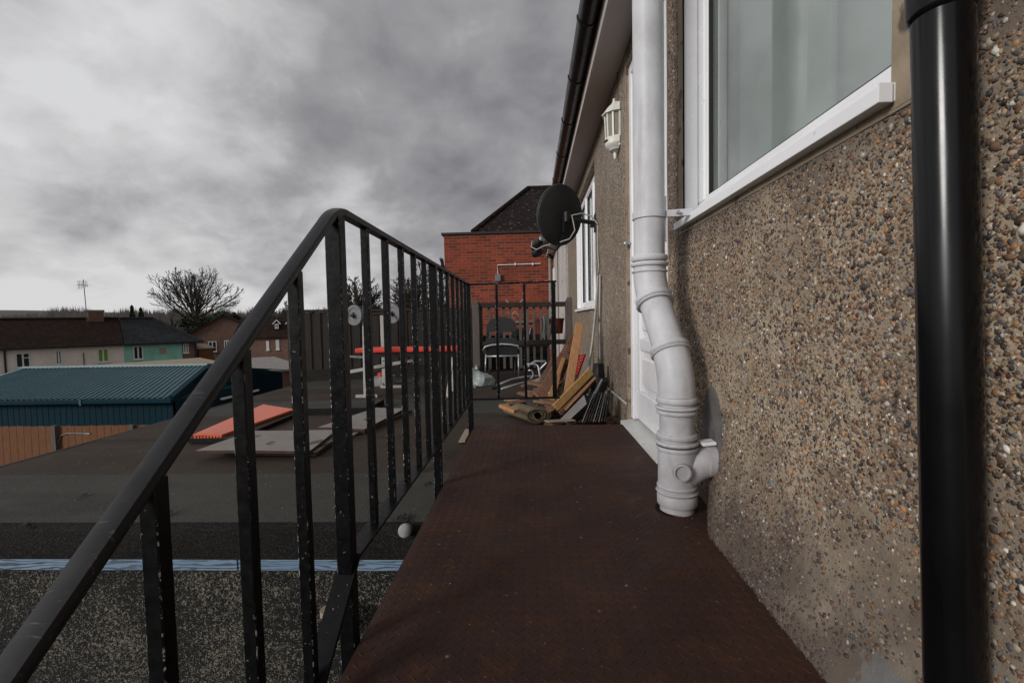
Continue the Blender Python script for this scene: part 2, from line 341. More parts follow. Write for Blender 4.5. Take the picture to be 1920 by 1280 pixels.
def glass_mat(name, tint, refl=.06, rough=.02, haze=.2):
    t = NT(name); t.t.nodes.remove(t.b); fr = t.n('ShaderNodeLayerWeight'); fr.inputs[0].default_value = .5
    g = t.n('ShaderNodeBsdfGlossy'); g.inputs['Roughness'].default_value = rough; g.inputs['Color'].default_value = (.95, .97, .97, 1)
    tr = t.n('ShaderNodeBsdfTransparent'); tr.inputs[0].default_value = (*tint, 1); mx = t.n('ShaderNodeMixShader')
    bp = t.n('ShaderNodeBump'); bp.inputs['Strength'].default_value = .05; bp.inputs['Distance'].default_value = .01; t.l(t.noise(2.5, 2), bp.inputs['Height']); t.l(bp.outputs[0], g.inputs['Normal'])
    t.l(t.mth('ADD', t.mth('MULTIPLY', t.mth('POWER', fr.outputs['Facing'], 4.0), .8), refl, True), mx.inputs[0]); t.l(tr.outputs[0], mx.inputs[1]); t.l(g.outputs[0], mx.inputs[2])
    df = t.n('ShaderNodeBsdfDiffuse'); df.inputs[0].default_value = (.42, .46, .44, 1); m2 = t.n('ShaderNodeMixShader')   # film of dust on the glass
    t.l(t.ramp(t.noise(2.2, 6, .6), [(.3, haze*.6), (.7, haze*1.4)]), m2.inputs[0]); t.l(mx.outputs[0], m2.inputs[1]); t.l(df.outputs[0], m2.inputs[2])
    t.l(m2.outputs[0], t.t.nodes['Material Output'].inputs[0]); return t.m
m['glass'] = glass_mat('window_glass', (.86, .90, .88), .22)
m['glass_dark'] = M('dark_window_pane', (.02, .022, .026), .08, .1, 2, 0)
m['blindend'] = M('pale_green_panel', (.42, .47, .42), .7, .06, 2, 0)
m['curtain'] = M('pale_green_grey_curtain', (.36, .39, .38), .8, .16, 1.6, 0, 12, .01, stretch=(1, 1.2, .5))
m['interior'] = M('dim_room_interior', (.45, .50, .48), .9, .3, 1.5, 0)
m['seal'] = M('black_rubber_seal', (.012, .012, .012), .6)
m['lantern'] = M('cream_lantern_paint', (.66, .65, .60), .4, .1, 20, .1, 60, .002, spots=((.25, .22, .17), 30, .68))
m['lampglass'] = M('frosted_lantern_glass', (.21, .19, .15), .25, .25, 8, .1)
m['dish'] = M('matt_black_dish', (.017, .018, .019), .5, .15, 9, .08, 40, .001)
m['dishedge'] = M('worn_dish_rim', (.07, .075, .07), .5, .3, 30)
m['blackplastic'] = M('black_plastic', (.012, .012, .014), .4, .2)
m['chrome'] = M('dull_silver_tube', (.42, .43, .45), .35, .15, 20, 0, metal=.7)
m['cable'] = M('pale_grey_cable', (.30, .285, .27), .6, .15, 20)
m['cable_dark'] = M('brown_grey_cable', (.075, .062, .055), .7, .2, 20)
m['orange'] = M('orange_plastic_sheet', (.62, .135, .07), .42, .12, 4, .15, 30, .002, spots=((.42, .08, .04), 6, .66))
m['redpad'] = M('red_vinyl', (.55, .05, .03), .4, .15, 8)
m['boardgrey'] = M('weathered_grey_board', (.21, .19, .175), .8, .15, 5, .3, 50, .003, spots=((.09, .07, .06), 5, .62))
m['boardedge'] = M('rotten_board_edge', (.06, .035, .025), .9, .4, 25, .6, 60)
m['slate'] = M('black_slate', (.016, .016, .018), .55, .35, 7, .3, 40)
m['slatepale'] = M('pale_slate_face', (.20, .185, .18), .7, .2, 10, .3, 40)
def wood(name, c, c2, st=(1, 1, .1), bs=50):
    t = NT(name); a = t.noise(9, 6, .65, stretch=st, dist=.6); t.col(t.ramp(a, [(.3, c), (.7, c2)])); t.rough(.8); t.bump(a, .5, .004); return t.m
m['fence_old'] = wood('weathered_dark_fence_wood', (.010, .0085, .007), (.050, .040, .034), (14, 14, .5))
m['fence_new'] = wood('orange_brown_fence_wood', (.085, .032, .012), (.17, .070, .028), (6, 6, .5))
m['post_old'] = wood('weathered_grey_post_wood', (.055, .045, .040), (.115, .095, .085), (7, 7, .4))
m['sleeper'] = wood('dark_timber_sleeper', (.008, .007, .006), (.025, .022, .014), (.5, 6, 6))
m['pine'] = wood('sawn_pine', (.26, .125, .055), (.40, .21, .10), (8, 8, .8))
m['pine2'] = wood('yellow_pine', (.34, .185, .06), (.50, .30, .12), (8, 8, .8))
m['oldwood'] = wood('brown_broken_wood', (.09, .045, .028), (.21, .115, .07), (8, 8, .8))
m['greywood'] = wood('pale_offcut_wood', (.20, .165, .12), (.32, .27, .20), (5, 5, 1))
m['carpet'] = M('khaki_underlay_back', (.125, .10, .062), .95, .2, 20, .5, 150, .003)
m['carpet_in'] = M('brown_carpet_pile', (.06, .038, .028), 1, .3, 40, .6, 200, .003)
m['redplastic'] = M('red_plastic', (.38, .020, .018), .4, .2)
m['pot'] = M('terracotta_plastic', (.17, .035, .025), .55, .2)
m['bag'] = M('crumpled_grey_polythene', (.28, .31, .31), .3, .2, 9, .8, 25, .01)
m['fabric_black'] = M('black_mesh_fabric', (.022, .023, .024), .75, .2, 60, .3, 300, .002)
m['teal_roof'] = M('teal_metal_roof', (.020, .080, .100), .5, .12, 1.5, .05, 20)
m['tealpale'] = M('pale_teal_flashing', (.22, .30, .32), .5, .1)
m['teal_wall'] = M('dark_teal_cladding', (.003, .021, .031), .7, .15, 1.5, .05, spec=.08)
m['bark'] = M('dark_winter_bark', (.040, .032, .026), .95, .3, 3, .3)
m['twig'] = M('brown_winter_twigs', (.040, .034, .026), 1, .3, .3, 0)
m['ever'] = M('dark_evergreen_leaf', (.022, .030, .014), .8, .5, .9, 0)
m['farwood'] = M('distant_bare_wood', (.060, .052, .048), 1, .35, .05, 0)
m['hill'] = M('distant_hillside', (.085, .09, .075), 1, .2, .01, 0)
m['ground'] = M('worn_ground', (.07, .075, .05), 1, .35, .15, .3, 3, .03)
m['weight'] = M('grey_cast_weight', (.14, .14, .145), .55, .2, 20, .2, 90)
m['steelwhite'] = M('white_painted_steel', (.36, .345, .33), .45, .15, 12, spots=((.12, .07, .05), 16, .64))
m['bottle'] = M('cloudy_bottle_plastic', (.32, .33, .24), .3, .1)
m['lichen'] = M('flaking_white_plastic', (.24, .24, .235), .7, .5, 14, .5, 60, .004)
m['leaf'] = M('dead_leaf', (.018, .012, .009), .8, .4, 20)

# ------------------------------------------------------------------ ground, hills
GZ = -5.4; ROOF = -.10; WX = .60
g = MB(); g.add([(-1500, -400, GZ), (1500, -400, GZ), (1500, 2500, GZ), (-1500, 2500, GZ)], [(0, 1, 2, 3)])
tag(mesh('ground', g, m['ground']), kind='structure')
h = MB(); n = 120; vs = []
for i in range(n+1):
    a = -1.35+2.2*i/n; rr = 1100
    for j, (dr, k) in enumerate(((0, 0), (120, .7), (330, 1), (700, .2))):
        z = GZ+k*(43+5*math.sin(a*5+1)+4*math.sin(a*13))
        vs.append(((rr+dr)*math.sin(a), (rr+dr)*math.cos(a), z))
h.add(vs, [(i*4+j, i*4+j+1, i*4+j+5, i*4+j+4) for i in range(n) for j in range(3)])
tag(mesh('hills', h, m['hill'], smooth=True), kind='structure')

# ------------------------------------------------------------------ the pebbledashed house on the right
house = thing('pebbledashed_house', 'brown pebbledashed house with white plastic windows running along the right of the walkway', 'house', (WX, 0, 0))
W1 = (.807, 1.86, 1.02, 2.12)      # near window y0 y1 z0 z1
DR = (2.07, 2.90, -.02, 2.15)      # door
W2 = (4.33, 6.10, .77, 2.10)       # second window
WTOP = 2.26; WEND = 11.9
def bulge(y, z):
    a = np.clip((.30-z)/.30, 0, 1)**2; b = np.clip((1.66-y)/.34, 0, 1); b = b*b*(3-2*b)
    return .090*a*b + .006*(vnoise(y, z, 4, 5)-.5)
openings = (W1, DR, W2)
def wall_part():
    mb = MB()
    # face as a fine grid near the camera, coarse farther off; the openings are left out
    def grid(ya, yb, za, zb, st):
        ny = max(1, int(round((yb-ya)/st))); nz = max(1, int(round((zb-za)/st)))
        ys = np.linspace(ya, yb, ny+1); zs = np.linspace(za, zb, nz+1); Y, Z = np.meshgrid(ys, zs, indexing='ij')
        X = WX-bulge(Y, Z); vs = np.stack([X, Y, Z], -1).reshape(-1, 3).tolist()
        mb.add(vs, [(i*(nz+1)+j, (i+1)*(nz+1)+j, (i+1)*(nz+1)+j+1, i*(nz+1)+j+1) for i in range(ny) for j in range(nz)], 0)
    def strip(ya, yb, ops, st):
        if not ops: grid(ya, yb, -.3, WTOP, st); return
        z = -.3
        for o in ops:
            if o[2] > z: grid(ya, yb, z, o[2], st)
            z = o[3]
        grid(ya, yb, z, WTOP, st)
    strip(-.6, W1[0], [], .05); strip(W1[0], W1[1], [W1], .05); strip(W1[1], DR[0], [], .05); strip(DR[0], DR[1], [DR], .1); strip(DR[1], W2[0], [], .1)
    k = len(mb.f)
    strip(W2[0], W2[1], [W2], .3); strip(W2[1], 7.5, [], .3)
    for o in openings:                                    # reveals
        y0, y1, z0, z1 = o; d = .14
        mb.add([(WX, y0, z0), (WX+d, y0, z0), (WX+d, y0, z1), (WX, y0, z1)], [(0, 1, 2, 3)], 2)
        mb.add([(WX, y1, z0), (WX+d, y1, z0), (WX+d, y1, z1), (WX, y1, z1)], [(0, 1, 2, 3)], 2)
        mb.add([(WX, y0, z1), (WX+d, y0, z1), (WX+d, y1, z1), (WX, y1, z1)], [(0, 1, 2, 3)], 2)
        mb.add([(WX, y0, z0), (WX+d, y0, z0), (WX+d, y1, z0), (WX, y1, z0)], [(0, 1, 2, 3)], 2)
    mb.box(WX+.35, WX+6, -3, WEND+1, -.3, WTOP+.3, 2)
    for i in range(len(mb.f)):
        ys = [mb.v[q][1] for q in mb.f[i]]
        if mb.m[i] == 0 and min(ys) >= DR[1]-.001: mb.m[i] = 1
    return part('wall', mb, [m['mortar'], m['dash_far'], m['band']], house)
wall = wall_part()
def pebbles():
    t = (1+5**.5)/2
    iv = np.array([(-1, t, 0), (1, t, 0), (-1, -t, 0), (1, -t, 0), (0, -1, t), (0, 1, t), (0, -1, -t), (0, 1, -t), (t, 0, -1), (t, 0, 1), (-t, 0, -1), (-t, 0, 1)])/math.sqrt(1+t*t)
    fc = np.array([(0, 11, 5), (0, 5, 1), (0, 1, 7), (0, 7, 10), (0, 10, 11), (1, 5, 9), (5, 11, 4), (11, 10, 2), (10, 7, 6), (7, 1, 8), (3, 9, 4), (3, 4, 2), (3, 2, 6), (3, 6, 8), (3, 8, 9), (4, 9, 5), (2, 4, 11), (6, 2, 10), (8, 6, 7), (9, 8, 1)])
    N = 760000
    y = .35+(2.95-.35)*rng.random(N)**1.15; z = rng.uniform(-.02, 2.26, N)
    dens = .50+.42*vnoise(y, z, 4, 1)+.42*vnoise(y, z, 13, 2)-.04*(y < .8)
    keep = rng.random(N) < np.clip((dens-.46)*1.05, .07, .62)
    z_hi = .65+y*.9                                       # nothing above the picture is needed
    keep &= z < z_hi+.2
    def band(o, w): return (y > o[0]-w) & (y < o[1]+w) & (z > o[2]-w*.5) & (z < o[3]+w)
    keep &= ~band(W1, .05) & ~band(DR, .02)
    keep &= ~((((y-1.57)/.09)**2+((z-.27)/.145)**2+(vnoise(y, z, 12, 8)-.5)*.5 < 1))
    keep &= ~(((y-.72)/.08)**2+((z-.03)/.08)**2+(vnoise(y, z, 14, 3)-.5)*1.6 < .9)     # cement made good round the pipe
    keep &= ~((z < .16+.12*vnoise(y, z*0, 7, 9)) & (rng.random(N) < .55) & (y < 1.0))
    y = y[keep]; z = z[keep]; n = len(y)
    r = rng.lognormal(math.log(.0027), .42, n).clip(.0012, .0068)*(1+.0*y)
    x = WX-bulge(y, z)+rng.uniform(-.0004, .0018, n)
    s = np.stack([r*rng.uniform(.25, .62, n), r*rng.uniform(.7, 1.35, n), r*rng.uniform(.6, 1.1, n)], 1)
    a = rng.uniform(0, 6.283, n); jit = 1+rng.uniform(-.28, .28, (n, 12, 3))
    V = iv[None]*jit*s[:, None, :]; ca, sa = np.cos(a)[:, None], np.sin(a)[:, None]
    V = np.stack([V[..., 0], V[..., 1]*ca-V[..., 2]*sa, V[..., 1]*sa+V[..., 2]*ca], -1)+np.stack([x-WX, y, z], 1)[:, None, :]
    F = (fc[None]+12*np.arange(n)[:, None, None]).reshape(-1, 3)
    me = bpy.data.meshes.new('pebbles'); me.vertices.add(n*12); me.vertices.foreach_set('co', V.reshape(-1).astype('f'))
    me.loops.add(F.size); me.loops.foreach_set('vertex_index', F.reshape(-1).astype('i')); me.polygons.add(len(F))
    me.polygons.foreach_set('loop_start', np.arange(0, F.size, 3, dtype='i')); me.update(calc_edges=True)
    pal = np.array([(.050, .045, .048), (.10, .088, .085), (.14, .088, .060), (.23, .135, .08), (.34, .24, .16), (.40, .33, .26), (.14, .135, .145), (.62, .58, .52), (.40, .19, .08), (.14, .22, .28), (.055, .035, .028)])
    pr = np.array([.11, .11, .15, .18, .17, .12, .06, .03, .05, .004, .06]); pr = pr/pr.sum()
    c = pal[rng.choice(len(pal), n, p=pr)]*rng.uniform(.7, 1.3, (n, 1))
    darken = np.clip(1-(1.0-z)/(.05+.13*vnoise(y, 0*y, 5, 21)), 0, 1)*(y > .78)*(z < 1.02)*.6+np.clip((y-1.5)/.5, 0, 1)*.32*vnoise(y, z, 3, 22)+np.clip(1-z/(.16+.3*vnoise(y, 0*y, 4, 23)), 0, 1)*.7  # stain below the sill, grime near the deck; also darker towards the door
    darken = np.clip(darken, 0, .75)[:, None]; c = c*(1-darken)+np.array([.055, .042, .042])*darken
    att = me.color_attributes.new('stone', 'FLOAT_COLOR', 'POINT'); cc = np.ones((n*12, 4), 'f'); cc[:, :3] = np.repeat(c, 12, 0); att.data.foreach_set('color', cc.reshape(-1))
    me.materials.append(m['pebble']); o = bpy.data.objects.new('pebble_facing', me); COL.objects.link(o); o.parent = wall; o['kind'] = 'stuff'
pebbles()
# smooth cement bands beside the near window and door
mb = MB(); mb.box(WX-.004, WX+.02, W1[0]-.055, W1[0]-.001, W1[2]-.04, WTOP, 0); mb.box(WX-.004, WX+.02, W1[1]+.0, W1[1]+.045, W1[2]-.02, WTOP, 0)
mb.box(WX-.003, WX+.02, DR[1]+.003, DR[1]+.05, -.1, WTOP, 0); mb.box(WX-.003, WX+.02, W1[0]-.05, W1[1]+.04, W1[2]-.045, W1[2]-.012, 0)
part('cement_band', mb, m['band'], house, bevel=.002)
# soffit, fascia, roof
GX = .43; SZ = WTOP
mb = MB(); mb.box(GX, WX+.3, -1, WEND+.5, SZ, SZ+.02); mb.box(GX-.018, GX-.002, -1, WEND+.5, SZ-.022, SZ+.16); part('soffit', mb, m['soffit'], house, bevel=.003)
mb = MB(); mb.add([(GX-.05, -1, SZ+.17), (GX-.05, WEND+.5, SZ+.17), (3.5, WEND+.5, SZ+2.0), (3.5, -1, SZ+2.0)], [(0, 1, 2, 3)]); part('roof', mb, m['tile_old'], house)
# gutter: half round with lip, union joints and brackets
gx, gz, gr = GX-.075, SZ+.115, .060
mb = MB(); sec = [(gx+gr*math.cos(a), gz+gr*math.sin(a)) for a in [math.pi+math.pi*i/14 for i in range(15)]]
sec2 = [(gx+(gr-.006)*math.cos(a), gz+(gr-.006)*math.sin(a)) for a in [2*math.pi-math.pi*i/14 for i in range(15)]]
pr = sec+sec2; Y0, Y1 = -.8, WEND; k = len(pr)
mb.add([(x, Y0, z) for x, z in pr]+[(x, Y1, z) for x, z in pr], [(i, (i+1) % k, (i+1) % k+k, i+k) for i in range(k)]+[tuple(range(k)), tuple(reversed(range(k, 2*k)))])
gut = part('gutter', mb, m['gutter'], house, auto=35)
for i, yy in enumerate([.55, 1.55, 2.08, 2.16, 2.75, 3.4, 4.1, 4.9, 5.8, 6.8, 8.0, 9.4]):
    b = MB(); w = .035 if yy in (2.08, 2.16) else .018
    s1 = [(gx+(gr+.006)*math.cos(a), gz+(gr+.006)*math.sin(a)) for a in [math.pi*.97+math.pi*1.06*j/12 for j in range(13)]]; s2 = [(gx+(gr+.0005)*math.cos(a), gz+(gr+.0005)*math.sin(a)) for a in [math.pi*.97+math.pi*1.06*j/12 for j in range(12, -1, -1)]]
    p = s1+s2; k = len(p); b.add([(x, yy-w/2, z) for x, z in p]+[(x, yy+w/2, z) for x, z in p], [(j, (j+1) % k, (j+1) % k+k, j+k) for j in range(k)]+[tuple(range(k)), tuple(reversed(range(k, 2*k)))])
    b.box(gx+gr, GX-.02, yy-w/2, yy+w/2, gz-.03, gz+.01); part('gutter_bracket', b, m['gutter'], gut, auto=35)

def window(o, mulls, name_lab=None, open_=False):
    y0, y1, z0, z1 = o; fx = WX+.055; d = .06; fw = .065
    f = MB(); f.box(fx, fx+d, y0, y1, z0, z0+fw); f.box(fx, fx+d, y0, y1, z1-fw, z1)
    f.box(fx, fx+d, y0, y0+fw, z0+fw, z1-fw); f.box(fx, fx+d, y1-fw, y1, z0+fw, z1-fw)
    f.box(WX+.004, fx, y1-.012, y1-.001, z0+.012, z1)                       # white lining of the far reveal
    w = part('window', f, m['upvc'], house, bevel=.006)
    for yy in mulls:
        q = MB(); q.box(fx-.006, fx+d, yy-.035, yy+.035, z0+fw, z1-fw); part('mullion', q, m['upvc'], w, bevel=.006)
    ys = [y0+fw]+[v for yy in mulls for v in (yy-.035, yy+.035)]+[y1-fw]
    for i in range(0, len(ys), 2):
        a, b = ys[i], ys[i+1]; s = MB(); e = .014
        for (A, B, C_, D) in ((a, b, z0+fw, z0+fw+e), (a, b, z1-fw-e, z1-fw), (a, a+e, z0+fw+e, z1-fw-e), (b-e, b, z0+fw+e, z1-fw-e)): s.box(fx+.008, fx+.03, A, B, C_, D)
        part('bead', s, m['upvc'], w, bevel=.003)
        s = MB(); e2 = e+.005
        for (A, B, C_, D) in ((a+e, b-e, z0+fw+e, z0+fw+e2), (a+e, b-e, z1-fw-e2, z1-fw-e), (a+e, a+e2, z0+fw+e2, z1-fw-e2), (b-e2, b-e, z0+fw+e2, z1-fw-e2)): s.box(fx+.014, fx+.028, A, B, C_, D)
        part('seal', s, m['seal'], w)
        p = MB(); p.box(fx+.030, fx+.034, a+.002, b-.002, z0+fw+.002, z1-fw-.002); part('pane', p, m['glass'], w)
    s = MB(); x0 = WX-.030; s.add([(fx, y0-.012, z0+.012), (x0, y0-.012, z0-.002), (x0, y0-.012, z0-.029), (fx, y0-.012, z0-.026), (fx, y1+.025, z0+.012), (x0, y1+.025, z0-.002), (x0, y1+.025, z0-.029), (fx, y1+.025, z0-.026)],
         [(0, 1, 2, 3), (4, 7, 6, 5), (0, 4, 5, 1), (1, 5, 6, 2), (2, 6, 7, 3), (3, 7, 4, 0)])
    s.box(fx-.022, fx-.002, y0+.001, y1-.013, z0+.004, z0+.030)
    s.box(x0-.004, x0+.02, y0-.016, y0-.0125, z0-.031, z0+.001)
    part('sill', s, m['upvc'], w, bevel=.004)
    r = MB(); r.box(WX+.30, WX+.32, y0-.1, y1+.1, z0-.1, z1+.1); part('room_backdrop', r, m['interior'], w)
    return w, fx
w1, fx = window(W1, [])
q = MB()                                                                    # pale net across the window, a flat white panel end standing behind it
q.box(fx+.16, fx+.163, W1[0]-.05, W1[1]-.005, W1[2]-.02, 2.1)
part('curtain', q, m['curtain'], w1)
q = MB(); q.add([(fx+.10, 1.60, W1[2]), (fx+.10, 1.22, W1[2]), (fx+.10, 1.22, 1.66), (fx+.10, 1.60, 1.42), (fx+.12, 1.60, W1[2]), (fx+.12, 1.22, W1[2]), (fx+.12, 1.22, 1.66), (fx+.12, 1.60, 1.42)], [(0, 1, 2, 3), (7, 6, 5, 4), (0, 4, 5, 1), (1, 5, 6, 2), (2, 6, 7, 3), (3, 7, 4, 0)])
part('blind_end', q, m['blindend'], w1, bevel=.006)
w2, _ = window(W2, [4.85, 5.5])

# back door: frame, leaf with moulded panels, threshold, letterless glass
def door():
    y0, y1, z0, z1 = DR; fx = WX+.012; fw = .06
    f = MB(); f.box(fx, fx+.07, y0, y0+fw, .03, z1); f.box(fx, fx+.07, y1-fw, y1, .03, z1); f.box(fx, fx+.07, y0+fw, y1-fw, z1-fw, z1)
    fr = part('door', f, m['upvc'], house, bevel=.005)
    s = MB(); s.add([(WX-.055, y0-.01, 0.012), (WX+.09, y0-.01, .03), (WX+.09, y1, .03), (WX-.055, y1, .012), (WX-.055, y0-.01, -.02), (WX+.09, y0-.01, -.02), (WX+.09, y1, -.02), (WX-.055, y1, -.02)],
        [(0, 1, 2, 3), (7, 6, 5, 4), (0, 4, 5, 1), (1, 5, 6, 2), (2, 6, 7, 3), (3, 7, 4, 0)]); part('threshold', s, m['upvc_dirty'], fr, bevel=.003)
    a, b = y0+fw+.004, y1-fw-.004; lx = fx+.016; st = .105
    l = MB(); zb = .045; zt = z1-fw-.004; mid = .95
    for (A, B, C_, D) in ((a, b, zb, zb+.17), (a, b, mid, mid+.13), (a, b, zt-.12, zt), (a, a+st, zb+.17, mid), (b-st, b, zb+.17, mid), (a, a+st, mid+.13, zt-.12), (b-st, b, mid+.13, zt-.12)): l.box(lx, lx+.045, A, B, C_, D)
    l.box(lx, lx+.045, a+st, b-st, .46, .53)
    leaf = part('door_leaf', l, m['upvc'], fr, bevel=.006)
    for (C_, D) in ((zb+.17, .46), (.53, mid)):
        p = MB(); p.box(lx+.016, lx+.035, a+st, b-st, C_, D); p.box(lx+.004, lx+.016, a+st+.045, b-st-.045, C_+.045, D-.045); part('moulded_panel', p, m['upvc'], leaf, bevel=.008)
    p = MB(); p.box(lx+.02, lx+.026, a+st, b-st, mid+.13, zt-.12); part('pane', p, m['glass'], leaf)
    k = MB(); k.box(lx-.008, lx, a+.03, a+.06, 1.0, 1.2); k.tube([(lx-.008, a+.045, 1.12), (lx-.045, a+.045, 1.12), (lx-.045, a+.15, 1.12)], .008); part('handle', k, m['chrome'], leaf)
    k = MB(); k.tube([(fx-.001, y1-.03, 1.10), (fx-.03, y1-.03, 1.10)], [.008, .006], 10); k.lathe((fx-.028, y1-.03, 1.10), (-1, 0, 0), [(0, 0), (.016, .001), (.013, .014), (0, .017)], 12); part('knob', k, m['chrome'], fr, smooth=True)
    s = MB(); s.box(lx+.046, lx+.05, a, b, zb, zt); part('room_backdrop', s, m['interior'], fr)
door()
# white painted neighbouring doorway at the far end of the wall
mb = MB(); mb.box(WX-.012, WX+.3, 7.5, WEND, -.3, WTOP); nd = part('painted_wall', mb, m['whitewall'], house, bevel=.004)
mb = MB(); mb.box(WX-.05, WX-.013, 7.50, 7.62, -.1, 2.1); mb.box(WX-.05, WX-.013, 8.6, 8.72, -.1, 2.1); mb.box(WX-.05, WX-.013, 7.62, 8.6, 1.98, 2.1); mb.box(WX-.03, WX-.013, 7.62, 8.6, -.1, 1.98); part('door', mb, m['whitewall'], nd, bevel=.006)
mb = MB(); mb.box(WX-.07, WX-.013, 10.9, 11.25, 1.45, 1.85); part('meter_box', mb, m['upvc_dirty'], nd, bevel=.01)
mb = MB(); mb.tube([(WX-.02, 9.9, 2.2), (WX-.02, 9.92, 1.3), (WX-.02, 9.88, -.1)], .012, 6); part('cable', mb, m['cable_dark'], nd)

# ------------------------------------------------------------------ walkway
def deck():
    t = thing('metal_walkway', 'rusty brown chequer plate walkway leading along the pebbledashed wall', 'walkway')
    X0, X1, Y0, Y1 = -.362, WX-.012, .55, 2.84
    mb = MB(); mb.box(X0, X1, Y0, Y1, -.008, 0)
    rows = []; p = .030; i = 0
    y = Y0+.02
    while y < Y1-.01:
        x = X0+.015+(p/2 if i % 2 else 0)
        while x < X1-.01:
            a = R(45) if i % 2 else R(-45); L, w, hh = .0105, .0032, .0009; c, s = math.cos(a), math.sin(a)
            q = [(-L, 0), (0, -w), (L, 0), (0, w)]; base = [(x+u*c-v*s, y+u*s+v*c, .0001) for u, v in q]; top = [(x+(u*c-v*s)*.55, y+(u*s+v*c)*.55, hh) for u, v in q]
            mb.add(base+top, [(4, 5, 6, 7), (0, 1, 5, 4), (1, 2, 6, 5), (2, 3, 7, 6), (3, 0, 4, 7)]); x += p
        y += p/2; i += 1
    part('tread_plate', mb, m['deck'], t)
    f = MB(); f.box(X0-.0, X0+.04, Y0, Y1-.01, -.10, -.0085); f.box(X1-.05, X1, Y0, Y1-.01, -.10, -.0085)
    for yy in (.6, 1.2): f.box(X0+.041, X1-.051, yy, yy+.05, -.09, -.0087)
    part('steel_frame', f, m['rail'], t)
    s = MB()
    for k in range(1, 14): s.box(X0, X1, Y0-.24*k, Y0-.24*(k-1)+.02, -.2*k-.006, -.2*k)
    part('stair_treads', s, m['deck'], t)
    s = MB(); s.bar((X0+.005, Y0, -.1), (X0+.005, Y0-.24*13, -.1-.2*13), .01, .2); s.bar((X1, Y0, -.1), (X1, Y0-.24*13, -.1-.2*13), .01, .2); part('stringer', s, m['rail'], t)
deck()
# ------------------------------------------------------------------ railing
def railing():
    t = thing('metal_railing', 'black painted metal railing with flaking paint, sloping down beside the stairs', 'railing', (-.38, .9, 0))
    RX = -.382; HZ = .876; BZ = .170; YC = .905; YE = 2.82; sl = math.tan(R(38.4))
    def hz(y): return HZ if y >= YC else HZ-(YC-y)*sl
    def bz(y): return BZ if y >= YC+.02 else BZ-(YC+.02-y)*math.tan(R(37.9))
    # domed handrail: rounded section swept along the path
    def sweep(path, name, mat, prof, yaws=None):
        mb = MB(); k = len(prof); n = len(path)
        for i, p in enumerate(path):
            p = Vector(p); d = (Vector(path[min(i+1, n-1)])-Vector(path[max(i-1, 0)])).normalized(); side = d.cross(Vector((0, 0, 1))).normalized(); up = side.cross(d)
            mb.v += [tuple(p+side*u+up*v) for u, v in prof]
        for i in range(n-1):
            for j in range(k): mb.f.append((i*k+j, i*k+(j+1) % k, (i+1)*k+(j+1) % k, (i+1)*k+j)); mb.m.append(0)
        mb.f.append(tuple(range(k))); mb.f.append(tuple((n-1)*k+j for j in reversed(range(k)))); mb.m += [0, 0]
        return part(name, mb, mat, t, auto=40)
    dome = [(-.0150, -.006), (.0150, -.006), (.0168, -.003), (.0168, .001), (.0145, .0038), (.006, .0052), (-.006, .0054), (-.0135, .0042), (-.0166, .0005), (-.0166, -.003)]; dome = [(u*.78, v*1.25) for u, v in dome]
    path = [(RX, -.9, hz(-.9))]
    for i in range(9):
        a = i/8; y = YC-.05+.09*a; zq = (1-a)**2*hz(YC-.05)+2*a*(1-a)*HZ+a*a*HZ; path.append((RX, y, zq))
    path.append((RX, YC+.1, HZ)); 
    path[-1] = (RX, YC+.06, HZ); path += [(RX, YC+.12, HZ), (RX, YE+.02, HZ)]
    sweep(path, 'handrail', m['handrail'], dome)
    dome2 = [(u*1.15, v*.6) for u, v in dome]
    def flatbar(a, b, w=.04, th=.008, nm='bottom_rail'):
        mb = MB(); mb.bar(a, b, w, th); part(nm, mb, [m['rail'], m['chip']], t, bevel=.0010, bm_mat=0)
    flatbar((RX, YC+.02, BZ), (RX, YE, BZ)); flatbar((RX, YC+.018, BZ-.001), (RX, -.9, bz(-.9)))
    def upright(nm, x, y, w, z0, z1, ang=0):
        mb = MB(); c, s = math.cos(ang), math.sin(ang); vs = []
        for z in (z0, z1):
            for u, v in ((-1, -1), (1, -1), (-1, 1), (1, 1)): vs.append((x+(u*c-v*s)*w/2, y+(u*s+v*c)*w/2, z))
        mb.add(vs, [(0, 2, 3, 1), (4, 5, 7, 6), (0, 1, 5, 4), (2, 6, 7, 3), (0, 4, 6, 2), (1, 3, 7, 5)])
        return part(nm, mb, [m['rail'], m['chip']], t, bevel=.0014, bm_mat=1)
    for y in (.905, 1.815, YE): upright('post', RX, y, .030, -.10, hz(y)-(.016 if y < 1 else .006))
    for y in [1.07, 1.217, 1.365, 1.512, 1.66, 1.975, 2.12, 2.265, 2.41, 2.555, 2.69]: upright('baluster', RX, y, .0165, BZ+.004, HZ-.005)
    for y in [atX(567, 860, RX).y, atX(464, 930, RX).y, atX(296, 1060, RX).y, .30, .16]: upright('baluster', RX, y, .0185, bz(y)+.004, hz(y)-.010)
    upright('post', RX, .03, .03, bz(.03)-.3, hz(.03)-.01)
    # return across the end of the walkway
    Xe = .135
    mb = MB(); mb.bar((RX, YE, HZ-.006), (Xe+.02, YE, HZ+.002), .03, .010); part('handrail', mb, [m['rail'], m['chip']], t, bevel=.002, bm_mat=1)
    flatbar((RX+.02, YE, BZ), (Xe+.03, YE, BZ+.004), .03, .010)
    for x in (-.208, -.04): upright('baluster', x, YE, .0165, BZ+.004, HZ-.01)
    upright('post', Xe, YE, .026, BZ+.003, HZ-.004)
railing()

